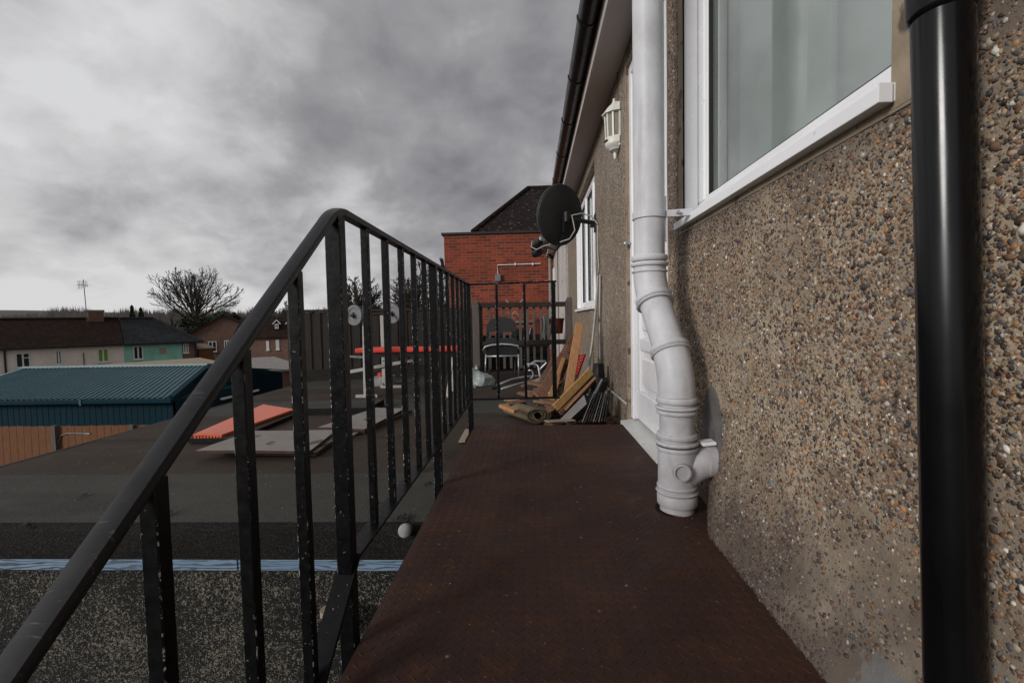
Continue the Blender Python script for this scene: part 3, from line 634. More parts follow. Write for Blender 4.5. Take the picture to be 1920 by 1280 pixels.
# ------------------------------------------------------------------ flat-roofed extension on the left
ext = thing('flat_roof_extension', 'low extension with a felted flat roof left of the railing', 'building', (-1, 1.7, ROOF))
KY = 1.66; RL = -2.93; RF = 9.0
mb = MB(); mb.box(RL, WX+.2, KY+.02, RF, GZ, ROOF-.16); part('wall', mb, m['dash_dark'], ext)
seams = [KY+.036, 2.26, 3.0, 3.75, 4.5, 5.25, 6.0, 7.2, RF]
for i in range(len(seams)-1):
    mb = MB(); y0, y1 = seams[i], seams[i+1]; e = .004*(i % 2)
    mb.box(RL, WX+.2, y0-(.03 if i else 0), y1, ROOF-.05, ROOF-e); part('felt_sheet', mb, m['felt_grey'] if i in (0, 3, 5) else m['felt_brown'], ext)
mb = MB(); prof = [(KY-.005, -.125), (KY-.005, -.02), (KY+.004, -.004), (KY+.018, .003), (KY+.034, .001), (KY+.042, -.008), (KY+.042, -.125)]
mb.add([(RL, y, ROOF+z) for y, z in prof]+[(WX-.05, y, ROOF+z) for y, z in prof], [tuple(range(7)), tuple(reversed(range(7, 14)))]+[(i, i+1, i+8, i+7) for i in range(6)]+[(6, 0, 7, 13)])
part('bitumen_kerb', mb, m['kerb'], ext, auto=50)
for a, b in ((RL, -1.12), (-1.115, .5)):
    mb = MB(); mb.box(a, b, KY-.004, KY+.019, ROOF-.168, ROOF-.126); part('fascia_board', mb, m['blue'], ext, bevel=.002)
mb = MB(); mb.box(RL-.05, RL+.0, KY, RF, ROOF-.14, ROOF-.002); part('roof_edging', mb, m['felt_brown'], ext, bevel=.012)

# white outlet cap by the deck edge and cream stub on the wall below
p = atY(755, 1004, 1.60); mb = MB(); mb.lathe((p.x, p.y+.05, p.z), (.15, -1, .35), [(.0, 0), (.022, 0), (.025, .03), (.024, .05), (.020, .058), (0, .06)], 16)
tag(part('pipe_cap', mb, m['lichen'], thing('outlet_pipe', 'short flaking white pipe end beside the walkway edge on the felt roof', 'pipe', (p.x, p.y, p.z)), smooth=True))
p = atY(628, 1160, 1.62); t = thing('vent_pipe', 'short cream plastic pipe elbow low on the dark wall behind the railing', 'pipe', tuple(p))
mb = MB(); mb.tube([(p.x, 1.69, p.z-.02), (p.x, 1.63, p.z-.02), (p.x, 1.60, p.z-.01), (p.x-.005, 1.585, p.z+.02), (p.x-.005, 1.583, p.z+.05)], .025, 16); part('elbow', mb, m['greywood'], t, auto=50)
mb = MB(); mb.tube([(p.x-.005, 1.583, p.z+.04), (p.x-.005, 1.583, p.z+.062)], .029, 16); part('collar', mb, m['greywood'], t, auto=50)

# ------------------------------------------------------------------ pipes on the house
def soil():
    t = thing('soil_pipe', 'thick grey plastic soil pipe with collars bending down beside the white door', 'pipe', (.48, 1.56, 0))
    a = Vector((.437, 1.735, 0)); b = Vector((.480, 1.56, 0)); r = .0555
    def up(q, z): return (q.x, q.y, z)
    zt, zb_ = .765, .47
    mb = MB(); mb.tube([up(a, 2.25), up(a, zt+.05)], r-.001, 32, cap=False); part('upper_pipe', mb, m['soil'], t, auto=40)
    d = (Vector(up(b, zb_))-Vector(up(a, zt))).normalized()
    def ring(q, z, hw, rr, nm='collar', ax=(0, 0, 1), c0=None):
        mb = MB(); o = Vector(c0 if c0 is not None else up(q, z)); axx = Vector(ax).normalized()
        mb.lathe(o-axx*hw, axx, [(r-.004, 0), (rr-.003, 0), (rr, .004), (rr, hw*2-.004), (rr-.003, hw*2), (r-.004, hw*2)], 36); part(nm, mb, m['soil'], t, auto=40)
    def bend(p0, pc, p1, nm, rr):
        pts = []; 
        for i in range(13):
            s = i/12; pts.append(Vector(p0)*(1-s)**2+Vector(pc)*2*s*(1-s)+Vector(p1)*s*s)
        mb = MB(); mb.tube(pts, rr, 32, cap=False); part(nm, mb, m['soil'], t, auto=50)
    A = Vector(up(a, zt)); B = Vector(up(b, zb_))
    bend(A+Vector((0, 0, .075)), A, A+d*.075, 'upper_bend', .0585)
    mb = MB(); mb.tube([A+d*.06, B-d*.06], r-.0005, 32, cap=False); part('offset_pipe', mb, m['soil'], t, auto=40)
    bend(B-d*.085, B, B-Vector((0, 0, .085)), 'lower_bend', .0595)
    ring(a, zt+.100, .010, .0645); ring(a, zt+.078, .007, .0670); ring(a, zt+.052, .004, .0645)
    for zz in (.3445, .2215): mb = MB(); mb.lathe((b.x, b.y, zz), (0, 0, 1), [(r+.004, 0), (r+.0105, .0), (r+.0105, .0016), (r+.004, .0016)], 36); part('joint_seal', mb, m['cable_dark'], t)
    ring(None, 0, .010, .0655, ax=d, c0=A+d*.058); ring(None, 0, .004, .068, ax=d, c0=A+d*.078)
    ring(None, 0, .009, .0655, ax=d, c0=B-d*.085); ring(None, 0, .004, .068, ax=d, c0=B-d*.068)
    mb = MB(); mb.tube([up(b, zb_-.05), up(b, -.03)], r, 32); part('lower_pipe', mb, m['soil'], t, auto=40)
    for z, hw, rr in ((.375, .010, .0660), (.350, .005, .0690), (.335, .007, .0655), (.255, .009, .0655), (.232, .006, .069), (.213, .008, .0655), (.085, .006, .0655), (.068, .004, .069), (.040, .018, .0650)): ring(b, z, hw, rr)
    mb = MB(); mb.tube([up(b, .21), up(b, .05)], .0615, 32, cap=False); part('branch_body', mb, m['soil'], t, auto=40)
    # swept branch into the wall
    P0 = Vector((b.x+.0, b.y-.0, .085)); 
    bend(P0, (b.x+.045, b.y-.005, .172), (WX+.03, b.y-.015, .174), 'swept_branch', .050)
    mb = MB(); mb.lathe((WX-.030, b.y-.012, .172), (1, -.05, .03), [(.049, 0), (.0545, .002), (.0545, .02), (.049, .045)], 30); part('collar', mb, m['soil'], t, auto=40)
    mb = MB(); mb.bar((WX-.050, b.y-.02, .232), (WX-.004, b.y-.02, .236), .05, .012); part('foam_seal', mb, m['upvc'], t, bevel=.004)
    # access boss
    ax = (Vector(EYE)-Vector((b.x, b.y, .155))); ax.z = 0; ax.normalize(); ax = (ax+Vector((.22, 0, .0))).normalized()
    mb = MB(); mb.lathe(Vector((b.x, b.y, .150))+ax*.05, ax, [(.024, 0), (.028, .006), (.028, .026), (.0225, .027), (.0215, .020), (0, .020)], 28); part('access_boss', mb, m['soil'], t, auto=40)
    # clip
    zc = 1.02; mb = MB(); mb.lathe((a.x, a.y, zc-.0125), (0, 0, 1), [(.0555, 0), (.0600, 0), (.0600, .025), (.0555, .025)], 36); mb.bar((a.x+.055, a.y-.03, zc), (WX-.012, a.y-.045, zc), .010, .024)
    mb.box(WX-.02, WX+.002, a.y-.065, a.y-.02, zc-.014, zc+.014); c = part('clip', mb, m['soil'], t, auto=40)
    mb = MB(); mb.tube([(a.x+.09, a.y-.055, zc), (a.x+.09, a.y-.03, zc)], .006, 8); part('bolt', mb, m['chrome'], c)
    # hole in the deck round the foot
    mb = MB(); mb.lathe((b.x-.008, b.y+.006, .0022), (0, 0, 1), [(.05, 0), (.0625, 0), (.0625, .0008), (.05, .0008)], 24); part('dark_rim', mb, m['kerb'], t)
soil()
def downpipe():
    t = thing('downpipe', 'glossy black round downpipe close to the camera on the pebbledash', 'pipe', (.545, .6, 0))
    lo = atX(1792, 1300, .548); hi = atX(1765, -40, .548); lo.y -= 0
    lo = Vector((.548, lo.y, lo.z)); hi = Vector((.548, hi.y, hi.z)); d = (hi-lo).normalized()
    a = lo-d*.6; b = hi+d*1.0
    mb = MB(); mb.tube([a, b], .0330, 48); part('pipe_length', mb, m['black_pipe'], t, auto=40)
    q = atX(1770, 20, .548); q = lo+d*((q-lo).dot(d))
    mb = MB(); mb.lathe(q, d, [(.0330, -.008), (.0350, -.006), (.0375, .0), (.0375, .07), (.034, .075)], 48); part('socket', mb, m['black_pipe'], t, auto=30)
    mb = MB(); mb.bar(q+d*.09, q+d*.09+Vector((.055, 0, 0)), .02, .03); part('bracket', mb, m['black_pipe'], t)
    print('downpipe', lo, hi)
downpipe()
def far_pipe():
    x = atY(1031, 500, 11.6).x; t = thing('downpipe', 'thin grey blue downpipe at the far end of the house near the red brick wall', 'pipe', (x, 11.6, 0))
    mb = MB(); mb.tube([(x, 11.6, 2.2), (x, 11.6, -.1)], .036, 12); part('pipe_length', mb, m['boardgrey'], t, smooth=True)
    mb = MB(); mb.tube([(x, 11.6, 2.16), (x, 11.6, 2.25), (x-.02, 11.6, 2.33)], .046, 12); part('socket', mb, m['gutter'], t)
far_pipe()

# ------------------------------------------------------------------ wall lantern
def lantern():
    c = atY(1150, 240, 3.16); z0 = c.z; cx, cy = WX-.008, c.y
    t = thing('wall_lantern', 'cream half lantern fixed to the pebbledash beside the white door', 'lantern', (cx, cy, z0))
    def half(prof_r, z, n=5):
        prof_r *= 1.3; return [(cx-.0-prof_r*math.sin(math.pi*i/n), cy-prof_r*math.cos(math.pi*i/n), z) for i in range(n+1)]
    def loft(levels, nm, mat, n=5, **k):
        mb = MB(); 
        for r_, z in levels: mb.v += half(r_, z, n)
        L_ = len(levels); w = n+1
        for i in range(L_-1):
            for j in range(n): mb.f.append((i*w+j, i*w+j+1, (i+1)*w+j+1, (i+1)*w+j)); mb.m.append(0)
            mb.f.append((i*w+n, i*w, (i+1)*w, (i+1)*w+n)); mb.m.append(0)
        mb.f.append(tuple(range(w))); mb.m.append(0); mb.f.append(tuple((L_-1)*w+j for j in reversed(range(w)))); mb.m.append(0)
        return part(nm, mb, mat, t, **k)
    Z = z0-.2
    mb = MB(); mb.box(cx-.006, cx+.007, cy-.075, cy+.075, Z+.06, Z+.34); part('back_plate', mb, m['lantern'], t, bevel=.004)
    loft([(.030, Z+.355), (.035, Z+.345), (.050, Z+.33), (.070, Z+.295), (.078, Z+.285), (.078, Z+.278), (.062, Z+.275)][::-1], 'roof', m['lantern'], 6, bevel=.001)
    mb = MB(); mb.lathe((cx-.02, cy, Z+.35), (0, 0, 1), [(.02, 0), (.014, .008), (.012, .018), (.009, .022), (.009, .035), (.004, .04), (0, .041)], 14); part('finial', mb, m['lantern'], t, smooth=True)
    loft([(.056, Z+.125), (.062, Z+.275)], 'glazing', m['lampglass'], 6)
    for i in range(7):
        a = math.pi*i/6; mb = MB(); p0 = (cx-.0765*math.sin(a), cy-.0765*math.cos(a), Z+.12); p1 = (cx-.083*math.sin(a), cy-.083*math.cos(a), Z+.278); mb.bar(p0, p1, .011, .008, up=(-math.sin(a), -math.cos(a), 0)); part('glazing_bar', mb, m['lantern'], t, bevel=.001)
    loft([(.062, Z+.085), (.063, Z+.128)], 'band', m['lantern'], 6, bevel=.002)
    mb = MB(); mb.bar((cx-.075, cy-.045, Z+.108), (cx-.086, cy+.0, Z+.108), .014, .004); part('sensor_slot', mb, m['seal'], t)
    loft([(.016, Z+.035), (.026, Z+.045), (.040, Z+.05), (.046, Z+.062), (.056, Z+.07), (.062, Z+.085)], 'base_bowl', m['lantern'], 12, auto=40)
    mb = MB(); mb.lathe((cx-.016, cy, Z+.04), (0, 0, -1), [(.012, 0), (.010, .01), (.013, .018), (.008, .028), (.011, .036), (.004, .045), (0, .046)], 14); part('drop_finial', mb, m['lantern'], t, smooth=True)
    mb = MB(); mb.tube([(WX-.004, cy-.01, Z+.34), (WX-.004, cy-.01, WTOP)], .004, 6); part('cable', mb, m['cable_dark'], t)
lantern()
# ------------------------------------------------------------------ satellite dish
def dish():
    c = atY(1050, 404, 4.35); mount = atX(1117, 417, WX)
    t = thing('satellite_dish', 'black satellite dish on a wall bracket above the far window', 'satellite dish', tuple(mount))
    fwd = Vector((-.50, .86, .20)).normalized(); side = fwd.cross(Vector((0, 0, 1))).normalized(); up = side.cross(fwd)
    tilt = .12; s2 = side*math.cos(tilt)+up*math.sin(tilt); u2 = up*math.cos(tilt)-side*math.sin(tilt)
    a, b, dep = .242, .272, .052; mb = MB(); nr, na = 10, 56
    for sgn, off in ((1, 0), (1, .004)):
        for i in range(nr+1):
            q = i/nr
            for j in range(na):
                th = 2*math.pi*j/na; mb.v.append(tuple(c+s2*(a*q*math.cos(th))+u2*(b*q*math.sin(th))+fwd*(dep*(q*q-1)+off)))
    def idx(l, i, j): return l*(nr+1)*na+i*na+j % na
    for l in (0, 1):
        for i in range(nr):
            for j in range(na): mb.f.append((idx(l, i, j), idx(l, i, j+1), idx(l, i+1, j+1), idx(l, i+1, j))); mb.m.append(0)
    for j in range(na): mb.f.append((idx(0, nr, j), idx(0, nr, j+1), idx(1, nr, j+1), idx(1, nr, j))); mb.m.append(0)
    part('reflector', mb, m['dish'], t, smooth=True)
    mb = MB(); mb.tube([c+s2*((a+.001)*math.cos(q))+u2*((b+.001)*math.sin(q))+fwd*.003 for q in [2*math.pi*i/56 for i in range(57)]], .005, 6, cap=False); part('rim', mb, m['dishedge'], t, smooth=True)
    back = c-fwd*dep
    piv = back-u2*.03+Vector((.03, -.03, 0)); mb = MB(); mb.bar(back-u2*.15+s2*.02-fwd*.0, back+u2*.03+s2*.02-fwd*.02, .05, .035, up=tuple(-fwd)); mb.lathe(piv-Vector((0, .02, 0)), (0, 0, 1), [(0, -.04), (.028, -.04), (.028, .05), (0, .05)], 16); part('mount', mb, m['blackplastic'], t, bevel=.003)
    mb = MB(); mb.tube([piv, Vector((WX-.12, mount.y+.02, mount.z+.02)), (WX-.012, mount.y+.02, mount.z+.0)], .020, 14); mb.bar((WX-.05, mount.y-.0, mount.z-.03), (WX-.01, mount.y, mount.z-.03), .03, .03); mb.box(WX-.012, WX-.001, mount.y-.04, mount.y+.05, mount.z-.085, mount.z+.075)
    part('wall_bracket', mb, m['blackplastic'], t, bevel=.002)
    mb = MB(); lnb = atY(1013, 452, 4.62)
    mb.tube([back-u2*.17, c-u2*(b*.98)-fwd*.0, c-u2*(b+.04)+fwd*.06, lnb-Vector((0, 0, .045))], .013, 10); part('feed_arm', mb, m['blackplastic'], t)
    mb = MB(); hd = (c-lnb).normalized(); l0 = lnb-hd*.12; mb.lathe(l0, hd, [(0, 0), (.046, .0), (.048, .10), (.040, .12), (.034, .15), (0, .152)], 18); hd2 = (hd+Vector((0, 0, -.4))).normalized(); mb.lathe(l0-Vector((.0, 0, .05)), hd2, [(0, 0), (.04, 0), (.04, .09), (0, .092)], 16)
    l = part('receiver_head', mb, m['blackplastic'], t, auto=40)
    mb = MB(); mb.lathe(l0+hd*.1525, hd, [(0, 0), (.032, .0), (.028, .008), (0, .012)], 16); part('receiver_cap', mb, m['chrome'], l, smooth=True)
    mb = MB(); pa = [atY(998, 452, 4.6), atY(996, 463, 4.6), atY(1006, 468, 4.55), atY(1020, 461, 4.5), atY(1045, 455, 4.42)]; mb.tube(pa, .006, 6); part('cable', mb, m['cable'], t, smooth=True); mb = MB()
    pb = [atY(1050, 454, 4.2), atY(1068, 448, 4.15), atY(1078, 432, 4.15), atY(1075, 416, 4.18), atY(1072, 404, 4.2), atY(1090, 400, 4.2), atX(1108, 405, WX-.05), atX(1121, 420, WX-.01)]; mb.tube(pb, .006, 6); part('cable', mb, m['cable'], t, smooth=True)
dish()
# cables down the wall
t = thing('wall_cable', 'pale cables running down the pebbledash from the satellite dish', 'cable', (WX, 4.2, 0))
mb = MB(); mb.tube([atX(1121, 422, WX-.01), atX(1121, 470, WX-.008), atX(1123, 500, WX-.012), atX(1121, 520, WX-.015)], .007, 8); part('thin_cable', mb, m['cable'], t, smooth=True)
mb = MB(); mb.tube([atX(1121, 516, WX-.02), atX(1118, 570, WX-.03), atX(1111, 640, WX-.06), atY(1101, 710, 3.6), atY(1092, 755, 3.5), atY(1086, 775, 3.4)], .011, 8); part('loose_cable', mb, m['cable_dark'] if 0 else m['cable'], t, smooth=True)
mb = MB(); mb.tube([atX(1125, 514, WX-.02), atX(1124, 600, WX-.02), atX(1125, 680, WX-.02), atX(1128, 705, WX-.012), atX(1140, 728, WX-.012), atX(1158, 742, WX-.012), atX(1175, 757, WX-.012)], .0085, 8); part('fixed_cable', mb, m['cable'], t, smooth=True)
mb = MB(); mb.bar(atX(1124, 516, WX-.02), atX(1124, 720, WX-.02), .018, .02, up=(1, 0, 0)); part('dark_trunking', mb, m['cable_dark'], t)

# ------------------------------------------------------------------ things lying on the flat roof
def G(px, py, z=ROOF): return atZ(px, py, z)
def board(name, label, cat, quad, z, th, mat, group=None, edge=None, warp=0):
    q = [G(x, y, z) for x, y in quad]; c = sum(q, Vector())/4; t = thing(name, label, cat, tuple(c), 0, group)
    mb = MB(); nx = 10; A, B, C_, D = q                                    # gently warped sheet
    for l in (0, 1):
        for i in range(nx+1):
            for j in range(nx+1):
                u, v = i/nx, j/nx; p = (A*(1-u)+B*u)*(1-v)+(D*(1-u)+C_*u)*v; p.z += warp*math.sin(3.1*u+1)*math.cos(2.3*v)-l*th; mb.v.append(tuple(p))
    w = nx+1; ix = lambda l, i, j: l*w*w+i*w+j
    for i in range(nx):
        for j in range(nx):
            mb.f.append((ix(0, i, j), ix(0, i+1, j), ix(0, i+1, j+1), ix(0, i, j+1))); mb.f.append((ix(1, i, j), ix(1, i, j+1), ix(1, i+1, j+1), ix(1, i+1, j))); mb.m += [0, 0]
    for i in range(nx):
        for (a, b) in (((i, 0), (i+1, 0)), ((i+1, nx), (i, nx)), ((0, i+1), (0, i)), ((nx, i), (nx, i+1))):
            mb.f.append((ix(0, *a), ix(1, *a), ix(1, *b), ix(0, *b))); mb.m.append(1)
    part('sheet', mb, [mat, edge or mat], t)
    return t, q
def supports(t, pts, z1, mat, h=.03):
    mb = MB()
    for a, b in pts: A = G(*a, ROOF+.004); B = G(*b, ROOF+.004); A.z = B.z = (ROOF+z1)/2; mb.bar(A, B, .06, abs(z1-ROOF) if False else (z1)*.98)
    part('batten', mb, mat, t)
t, q = board('orange_sheet', 'bright orange plastic sheet lying on a dark board on the flat roof', 'sheet', [(362, 815), (416, 813), (552, 767), (494, 757)], ROOF+.055, .012, m['orange'], warp=.004)
c = sum(q, Vector())/4; mb = MB()                                         # ribs under its near and right edges
for i in range(9): p = q[0].lerp(q[1], (i+.5)/9); r = q[3].lerp(q[2], (i+.5)/9); mb.bar(p-Vector((0, 0, .020)), r-Vector((0, 0, .020)), .012, .016)
part('ribs', mb, m['orange'], t)
board('felted_board', 'dark felt-covered board lying under the orange plastic sheet', 'board', [(352, 822), (440, 822), (572, 768), (500, 760)], ROOF+.032, .03, m['felt_brown'], edge=m['kerb'])
board('grey_board', 'large pale grey board lying in front of the orange sheet on the roof', 'board', [(366, 846), (580, 844), (631, 806), (474, 806)], ROOF+.055, .016, m['boardgrey'], 'grey boards on the flat roof', m['boardedge'], .005)
board('grey_board', 'grey board showing its edge beneath the large pale board on the roof', 'board', [(420, 846), (592, 848), (640, 815), (490, 812)], ROOF+.028, .020, m['boardgrey'], 'grey boards on the flat roof', m['boardedge'])
board('grey_board', 'smaller grey board with rotten brown edge lying behind the railing towards the weight bench', 'board', [(596, 802), (683, 803), (759, 766), (706, 763)], ROOF+.045, .016, m['boardgrey'], 'grey boards on the flat roof', m['boardedge'], .005)
board('brown_board', 'rotten brown board edge under the smaller grey board', 'board', [(612, 806), (684, 807), (772, 768), (712, 768)], ROOF+.024, .02, m['boardedge'], None, m['boardedge'])
board('roof_hatch', 'low dark grey felted panel with black edge on the roof beyond the orange sheet', 'panel', [(576, 766), (692, 764), (720, 748), (592, 751)], ROOF+.055, .055, m['felt_grey'], None, m['kerb'])
for (x, y, X, Y, lab) in ((866, 828, 878, 805, 'pale wood sliver lying beside the far left corner of the walkway'), (660, 815, 669, 811, 'small yellow wood chip by the smaller grey board on the roof')):
    a, b = G(x, y, ROOF+.012), G(X, Y, ROOF+.012); t = thing('wood_offcut', lab, 'wood scrap', tuple(a)); mb = MB(); mb.bar(a, b, .04 if x > 700 else .03, .01); part('offcut', mb, m['greywood'], t, bevel=.002)
# leaf litter scattered on the felt
mb = MB()
spots = [(775, 890), (790, 880), (800, 905), (745, 975), (752, 968), (760, 975), (770, 965), (820, 870), (548, 983), (42, 985), (318, 960), (425, 862), (640, 905), (835, 855), (150, 930), (700, 940), (560, 870), (845, 848), (300, 905)]
for (x, y) in spots:
    for k in range(3):
        p = G(x+rng.normal(0, 4), y+rng.normal(0, 2.5), ROOF+.005); a = rng.uniform(0, 6.28); s_ = rng.uniform(.006, .014)
        mb.add([p+Vector((math.cos(a+q)*s_*(1.3 if q == 0 else 1), math.sin(a+q)*s_, rng.uniform(0, .008))) for q in (0, 1.2, 2.4, 3.6, 5)], [(0, 1, 2, 3, 4)])
tag(mesh('dead_leaves', mb, m['leaf']), 'dark dead leaves scattered over the felt roof', 'leaves', kind='stuff')
mb = MB()
for i in range(420):
    if i < 26: p = Vector((rng.uniform(-.34, .52), rng.uniform(.9, 2.8), .003))
    else: p = Vector((rng.uniform(-2.8, -.4), rng.uniform(1.8, 5.0), ROOF+.004))
    s_ = rng.uniform(.001, .003); a = rng.uniform(0, 6.28)
    mb.add([p+Vector((math.cos(a+q)*s_, math.sin(a+q)*s_*.7, 0)) for q in (0, 1.57, 3.14, 4.71)]+[p+Vector((0, 0, s_))], [(0, 1, 4), (1, 2, 4), (2, 3, 4), (3, 0, 4)])
tag(mesh('grit', mb, m['greywood']), 'pale grit and crumbs scattered on the walkway and roof', 'grit', kind='stuff')

# ------------------------------------------------------------------ weight bench
def bench():
    b = G(686, 745); t = thing('weight_bench', 'weight bench with red padded top and white steel uprights on the flat roof', 'weight bench', tuple(b))
    Y1, Y2 = b.y, 5.25; p1t = atY(683, 592, Y1); c2 = G(724, 727); p2t = atY(719, 590, c2.y)
    mb = MB(); mb.bar(b, p1t, .035, .035, up=(0, 1, 0)); part('upright', mb, m['steelwhite'], t, bevel=.003)
    mb = MB(); mb.bar(c2, p2t, .07, .05, up=(0, 1, 0)); part('upright', mb, m['steelwhite'], t, bevel=.004)
    mb = MB(); mb.bar(b+Vector((-.1, 0, .015)), b+Vector((.12, .0, .015)), .03, .03); mb.bar(c2+Vector((-.06, 0, .015)), c2+Vector((.2, 0, .015)), .04, .03); mb.bar(b+Vector((0, .0, .25)), c2+Vector((0, 0, .25)), .03, .03); part('foot_bar', mb, m['steelwhite'], t, bevel=.003)
    a = atY(668, 652, 4.85); e = atY(862, 656, 4.95)
    mb = MB(); z = (a.z+e.z)/2; mb.box(a.x, e.x, 4.8, 5.06, z-.03, z+.02); part('pad', mb, m['redpad'], t, bevel=.012)
    mb = MB(); mb.box(a.x+.06, e.x-.05, 4.84, 5.02, z-.08, z-.031); part('pad_frame', mb, m['blackplastic'], t)
    k = [atY(655, 697, 4.9), atY(725, 690, 4.95), atY(790, 672, 4.95)]
    mb = MB(); mb.bar(k[0], k[2], .03, .035); mb.bar(atY(848, 662, 4.95), G(848, 733)+Vector((0, 0, .0)), .03, .03, up=(0, 1, 0)); part('brace', mb, m['steelwhite'], t, bevel=.003)
    mb = MB(); mb.bar(atY(850, 665, 4.9), atZ(838, 745, ROOF+.01), .025, .025, up=(0, 1, 0)); part('leg', mb, m['steelwhite'], t, bevel=.003)
    mb = MB(); mb.bar(atY(656, 668, 4.7), atY(690, 670, 4.75), .02, .02); part('grip', mb, m['chrome'], t)
    # barbell resting in the uprights
    d1 = atY(665, 591, Y1-.02); d2 = atY(737, 588, 5.1); ax = (d2-d1).normalized(); u = thing('barbell', 'barbell with a grey disc at each end resting on the weight bench uprights', 'barbell', tuple(d1))
    mb = MB(); mb.tube([d1-ax*.06, d2+ax*.06], .013, 12); part('bar', mb, m['cable_dark'], u, smooth=True)
    for dd, rr in ((d1, .104), (d2, .108)):
        mb = MB(); pr = [(.014, -.014), (.03, -.014), (.034, -.008), (.068, -.007), (.074, -.014), (rr-.004, -.014), (rr, -.008), (rr, .008), (rr-.004, .014), (.014, .014)]; mb.lathe(dd, ax, pr, 40); w = part('disc', mb, m['weight'], u, auto=35)
        mb = MB(); mb.lathe(dd-ax*.03, ax, [(.0, 0), (.02, 0), (.02, .014), (.013, .016)], 12); mb.bar(dd-ax*.022-Vector((0, 0, .028)), dd-ax*.022+Vector((0, 0, .028)), .01, .01); part('collar', mb, m['blackplastic'], w)
    # odds and ends beneath
    q = G(706, 724); mb = MB(); mb.box(q.x-.04, q.x+.17, q.y, q.y+.2, ROOF, ROOF+.11); tag(part('tub', mb, m['lichen'], thing('plastic_tub', 'small white tub with a red lid beneath the weight bench', 'tub', tuple(q))), None)
    mb = MB(); mb.lathe((q.x+.03, q.y+.1, ROOF+.11), (0, 0, 1), [(.05, 0), (.045, .04), (0, .05)], 14); part('lid', mb, m['redplastic'], bpy.data.objects['plastic_tub'])
bench()

# ------------------------------------------------------------------ fences
def board_fence():
    a = G(548, 715); a = Vector((a.x, a.y, ROOF)); b = Vector((atY(893, 600, 6.6).x, 6.6, ROOF)); top = atY(600, 582, a.y).z; ln = (b-a).length; u = (b-a)/ln; nrm = Vector((u.y, -u.x, 0))
    t = thing('timber_fence', 'dark weathered close-boarded timber fence across the back of the flat roof', 'fence', tuple(a))
    mb = MB(); x = 0; k = 0
    while x < ln:
        w = .072; h0 = ROOF+.13; p = a+u*x; q = a+u*min(ln, x+w-.006); o = nrm*(.012 if k % 2 else .0); z1 = top-.02+rng.uniform(-.012, .008)
        mb.bar((p+o+q+o)/2+Vector((0, 0, h0-ROOF)), (p+o+q+o)/2+Vector((0, 0, z1-ROOF)), w, .014, up=tuple(nrm)); x += .062; k += 1
    part('boards', mb, m['fence_old'], t)
    mb = MB(); mb.bar(a+Vector((0, 0, top-ROOF)), b+Vector((0, 0, top-ROOF)), .06, .03); part('capping_rail', mb, m['fence_old'], t)
    mb = MB(); mb.bar(a+Vector((0, 0, .075))+nrm*.01, b+Vector((0, 0, .075))+nrm*.01, .03, .15); part('gravel_board', mb, m['sleeper'], t)
    for s_ in (0.01, ln*.5): mb = MB(); p = a+u*s_-nrm*.05; mb.bar(p, p+Vector((0, 0, top-ROOF)), .08, .08, up=(0, 1, 0)); part('post', mb, m['fence_old'], t)
    return b, top
FB, FT = board_fence()
def picket():
    t = thing('picket_fence', 'weathered grey picket fence with open gaps in front of the red brick wall', 'fence', (FB.x, FB.y, ROOF))
    Y = 6.9; A = atY(893, 571, FB.y); z0 = ROOF; zt = atY(930, 573, Y).z; xr = atY(1068, 600, Y).x
    mb = MB(); p = atY(893, 600, FB.y); mb.bar((p.x, p.y, z0), (p.x, p.y, A.z), .10, .10, up=(0, 1, 0)); mb.bar((p.x, p.y, A.z-.002), (p.x, p.y, A.z+.05), .085, .085, up=(0, 1, 0)); part('post', mb, m['post_old'], t, bevel=.01)
    tp = atY(1068, 557, Y-.05).z; mb = MB(); mb.add([(xr-.065, Y-.11, z0), (xr+.065, Y-.11, z0), (xr+.065, Y+.02, z0), (xr-.065, Y+.02, z0), (xr-.065, Y-.11, tp-.06), (xr+.065, Y-.11, tp-.06), (xr+.065, Y+.02, tp-.06), (xr-.065, Y+.02, tp-.06), (xr-.03, Y-.07, tp), (xr+.03, Y-.07, tp), (xr+.03, Y-.02, tp), (xr-.03, Y-.02, tp)],
        [(0, 1, 5, 4), (1, 2, 6, 5), (2, 3, 7, 6), (3, 0, 4, 7), (4, 5, 9, 8), (5, 6, 10, 9), (6, 7, 11, 10), (7, 4, 8, 11), (8, 9, 10, 11), (3, 2, 1, 0)]); part('post', mb, m['post_old'], t)
    a = Vector((p.x+.05, p.y, zt)); b = Vector((xr-.06, Y-.06, zt+.0))
    mb = MB(); mb.bar(a, b, .04, .07); mb.bar(a-Vector((0, 0, .55)), b-Vector((0, 0, .55)), .04, .07); part('rail', mb, m['fence_old'], t, bevel=.003)
    for px in (906, 920, 933, 946, 958, 976, 989, 1001, 1014, 1027, 1040):
        f = (atY(px, 600, Y).x-a.x)/(b.x-a.x); c = a.lerp(b, f); mb = MB(); mb.bar((c.x, c.y+.03, z0+.05), (c.x, c.y+.03, zt-.01), .036, .018, up=(0, 1, 0)); part('picket', mb, m['post_old'], t)
    # arrow-shaped trellis offcut fixed behind
    mb = MB(); yy = Y+.15
    for (u, v, U, V) in ((966, 600, 953, 585) , (966, 583, 954, 596), (966, 583, 978, 598), (948, 561, 955, 570), (981, 560, 972, 570)): mb.bar(atY(u, v, yy), atY(U, V, yy), .018, .012, up=(0, 1, 0))
    part('lattice_strips', mb, m['greywood'], t)
picket()
mb = MB()
for i in range(5):
    z = ROOF+.005+i*.105; mb.box(-1.3, .25, 7.05+.02*(i % 2), 7.25, z, z+.098)
tag(mesh('sleeper_wall', mb, m['sleeper'], bevel=.008), 'low wall of dark timber sleepers behind the picket fence', 'timber wall')
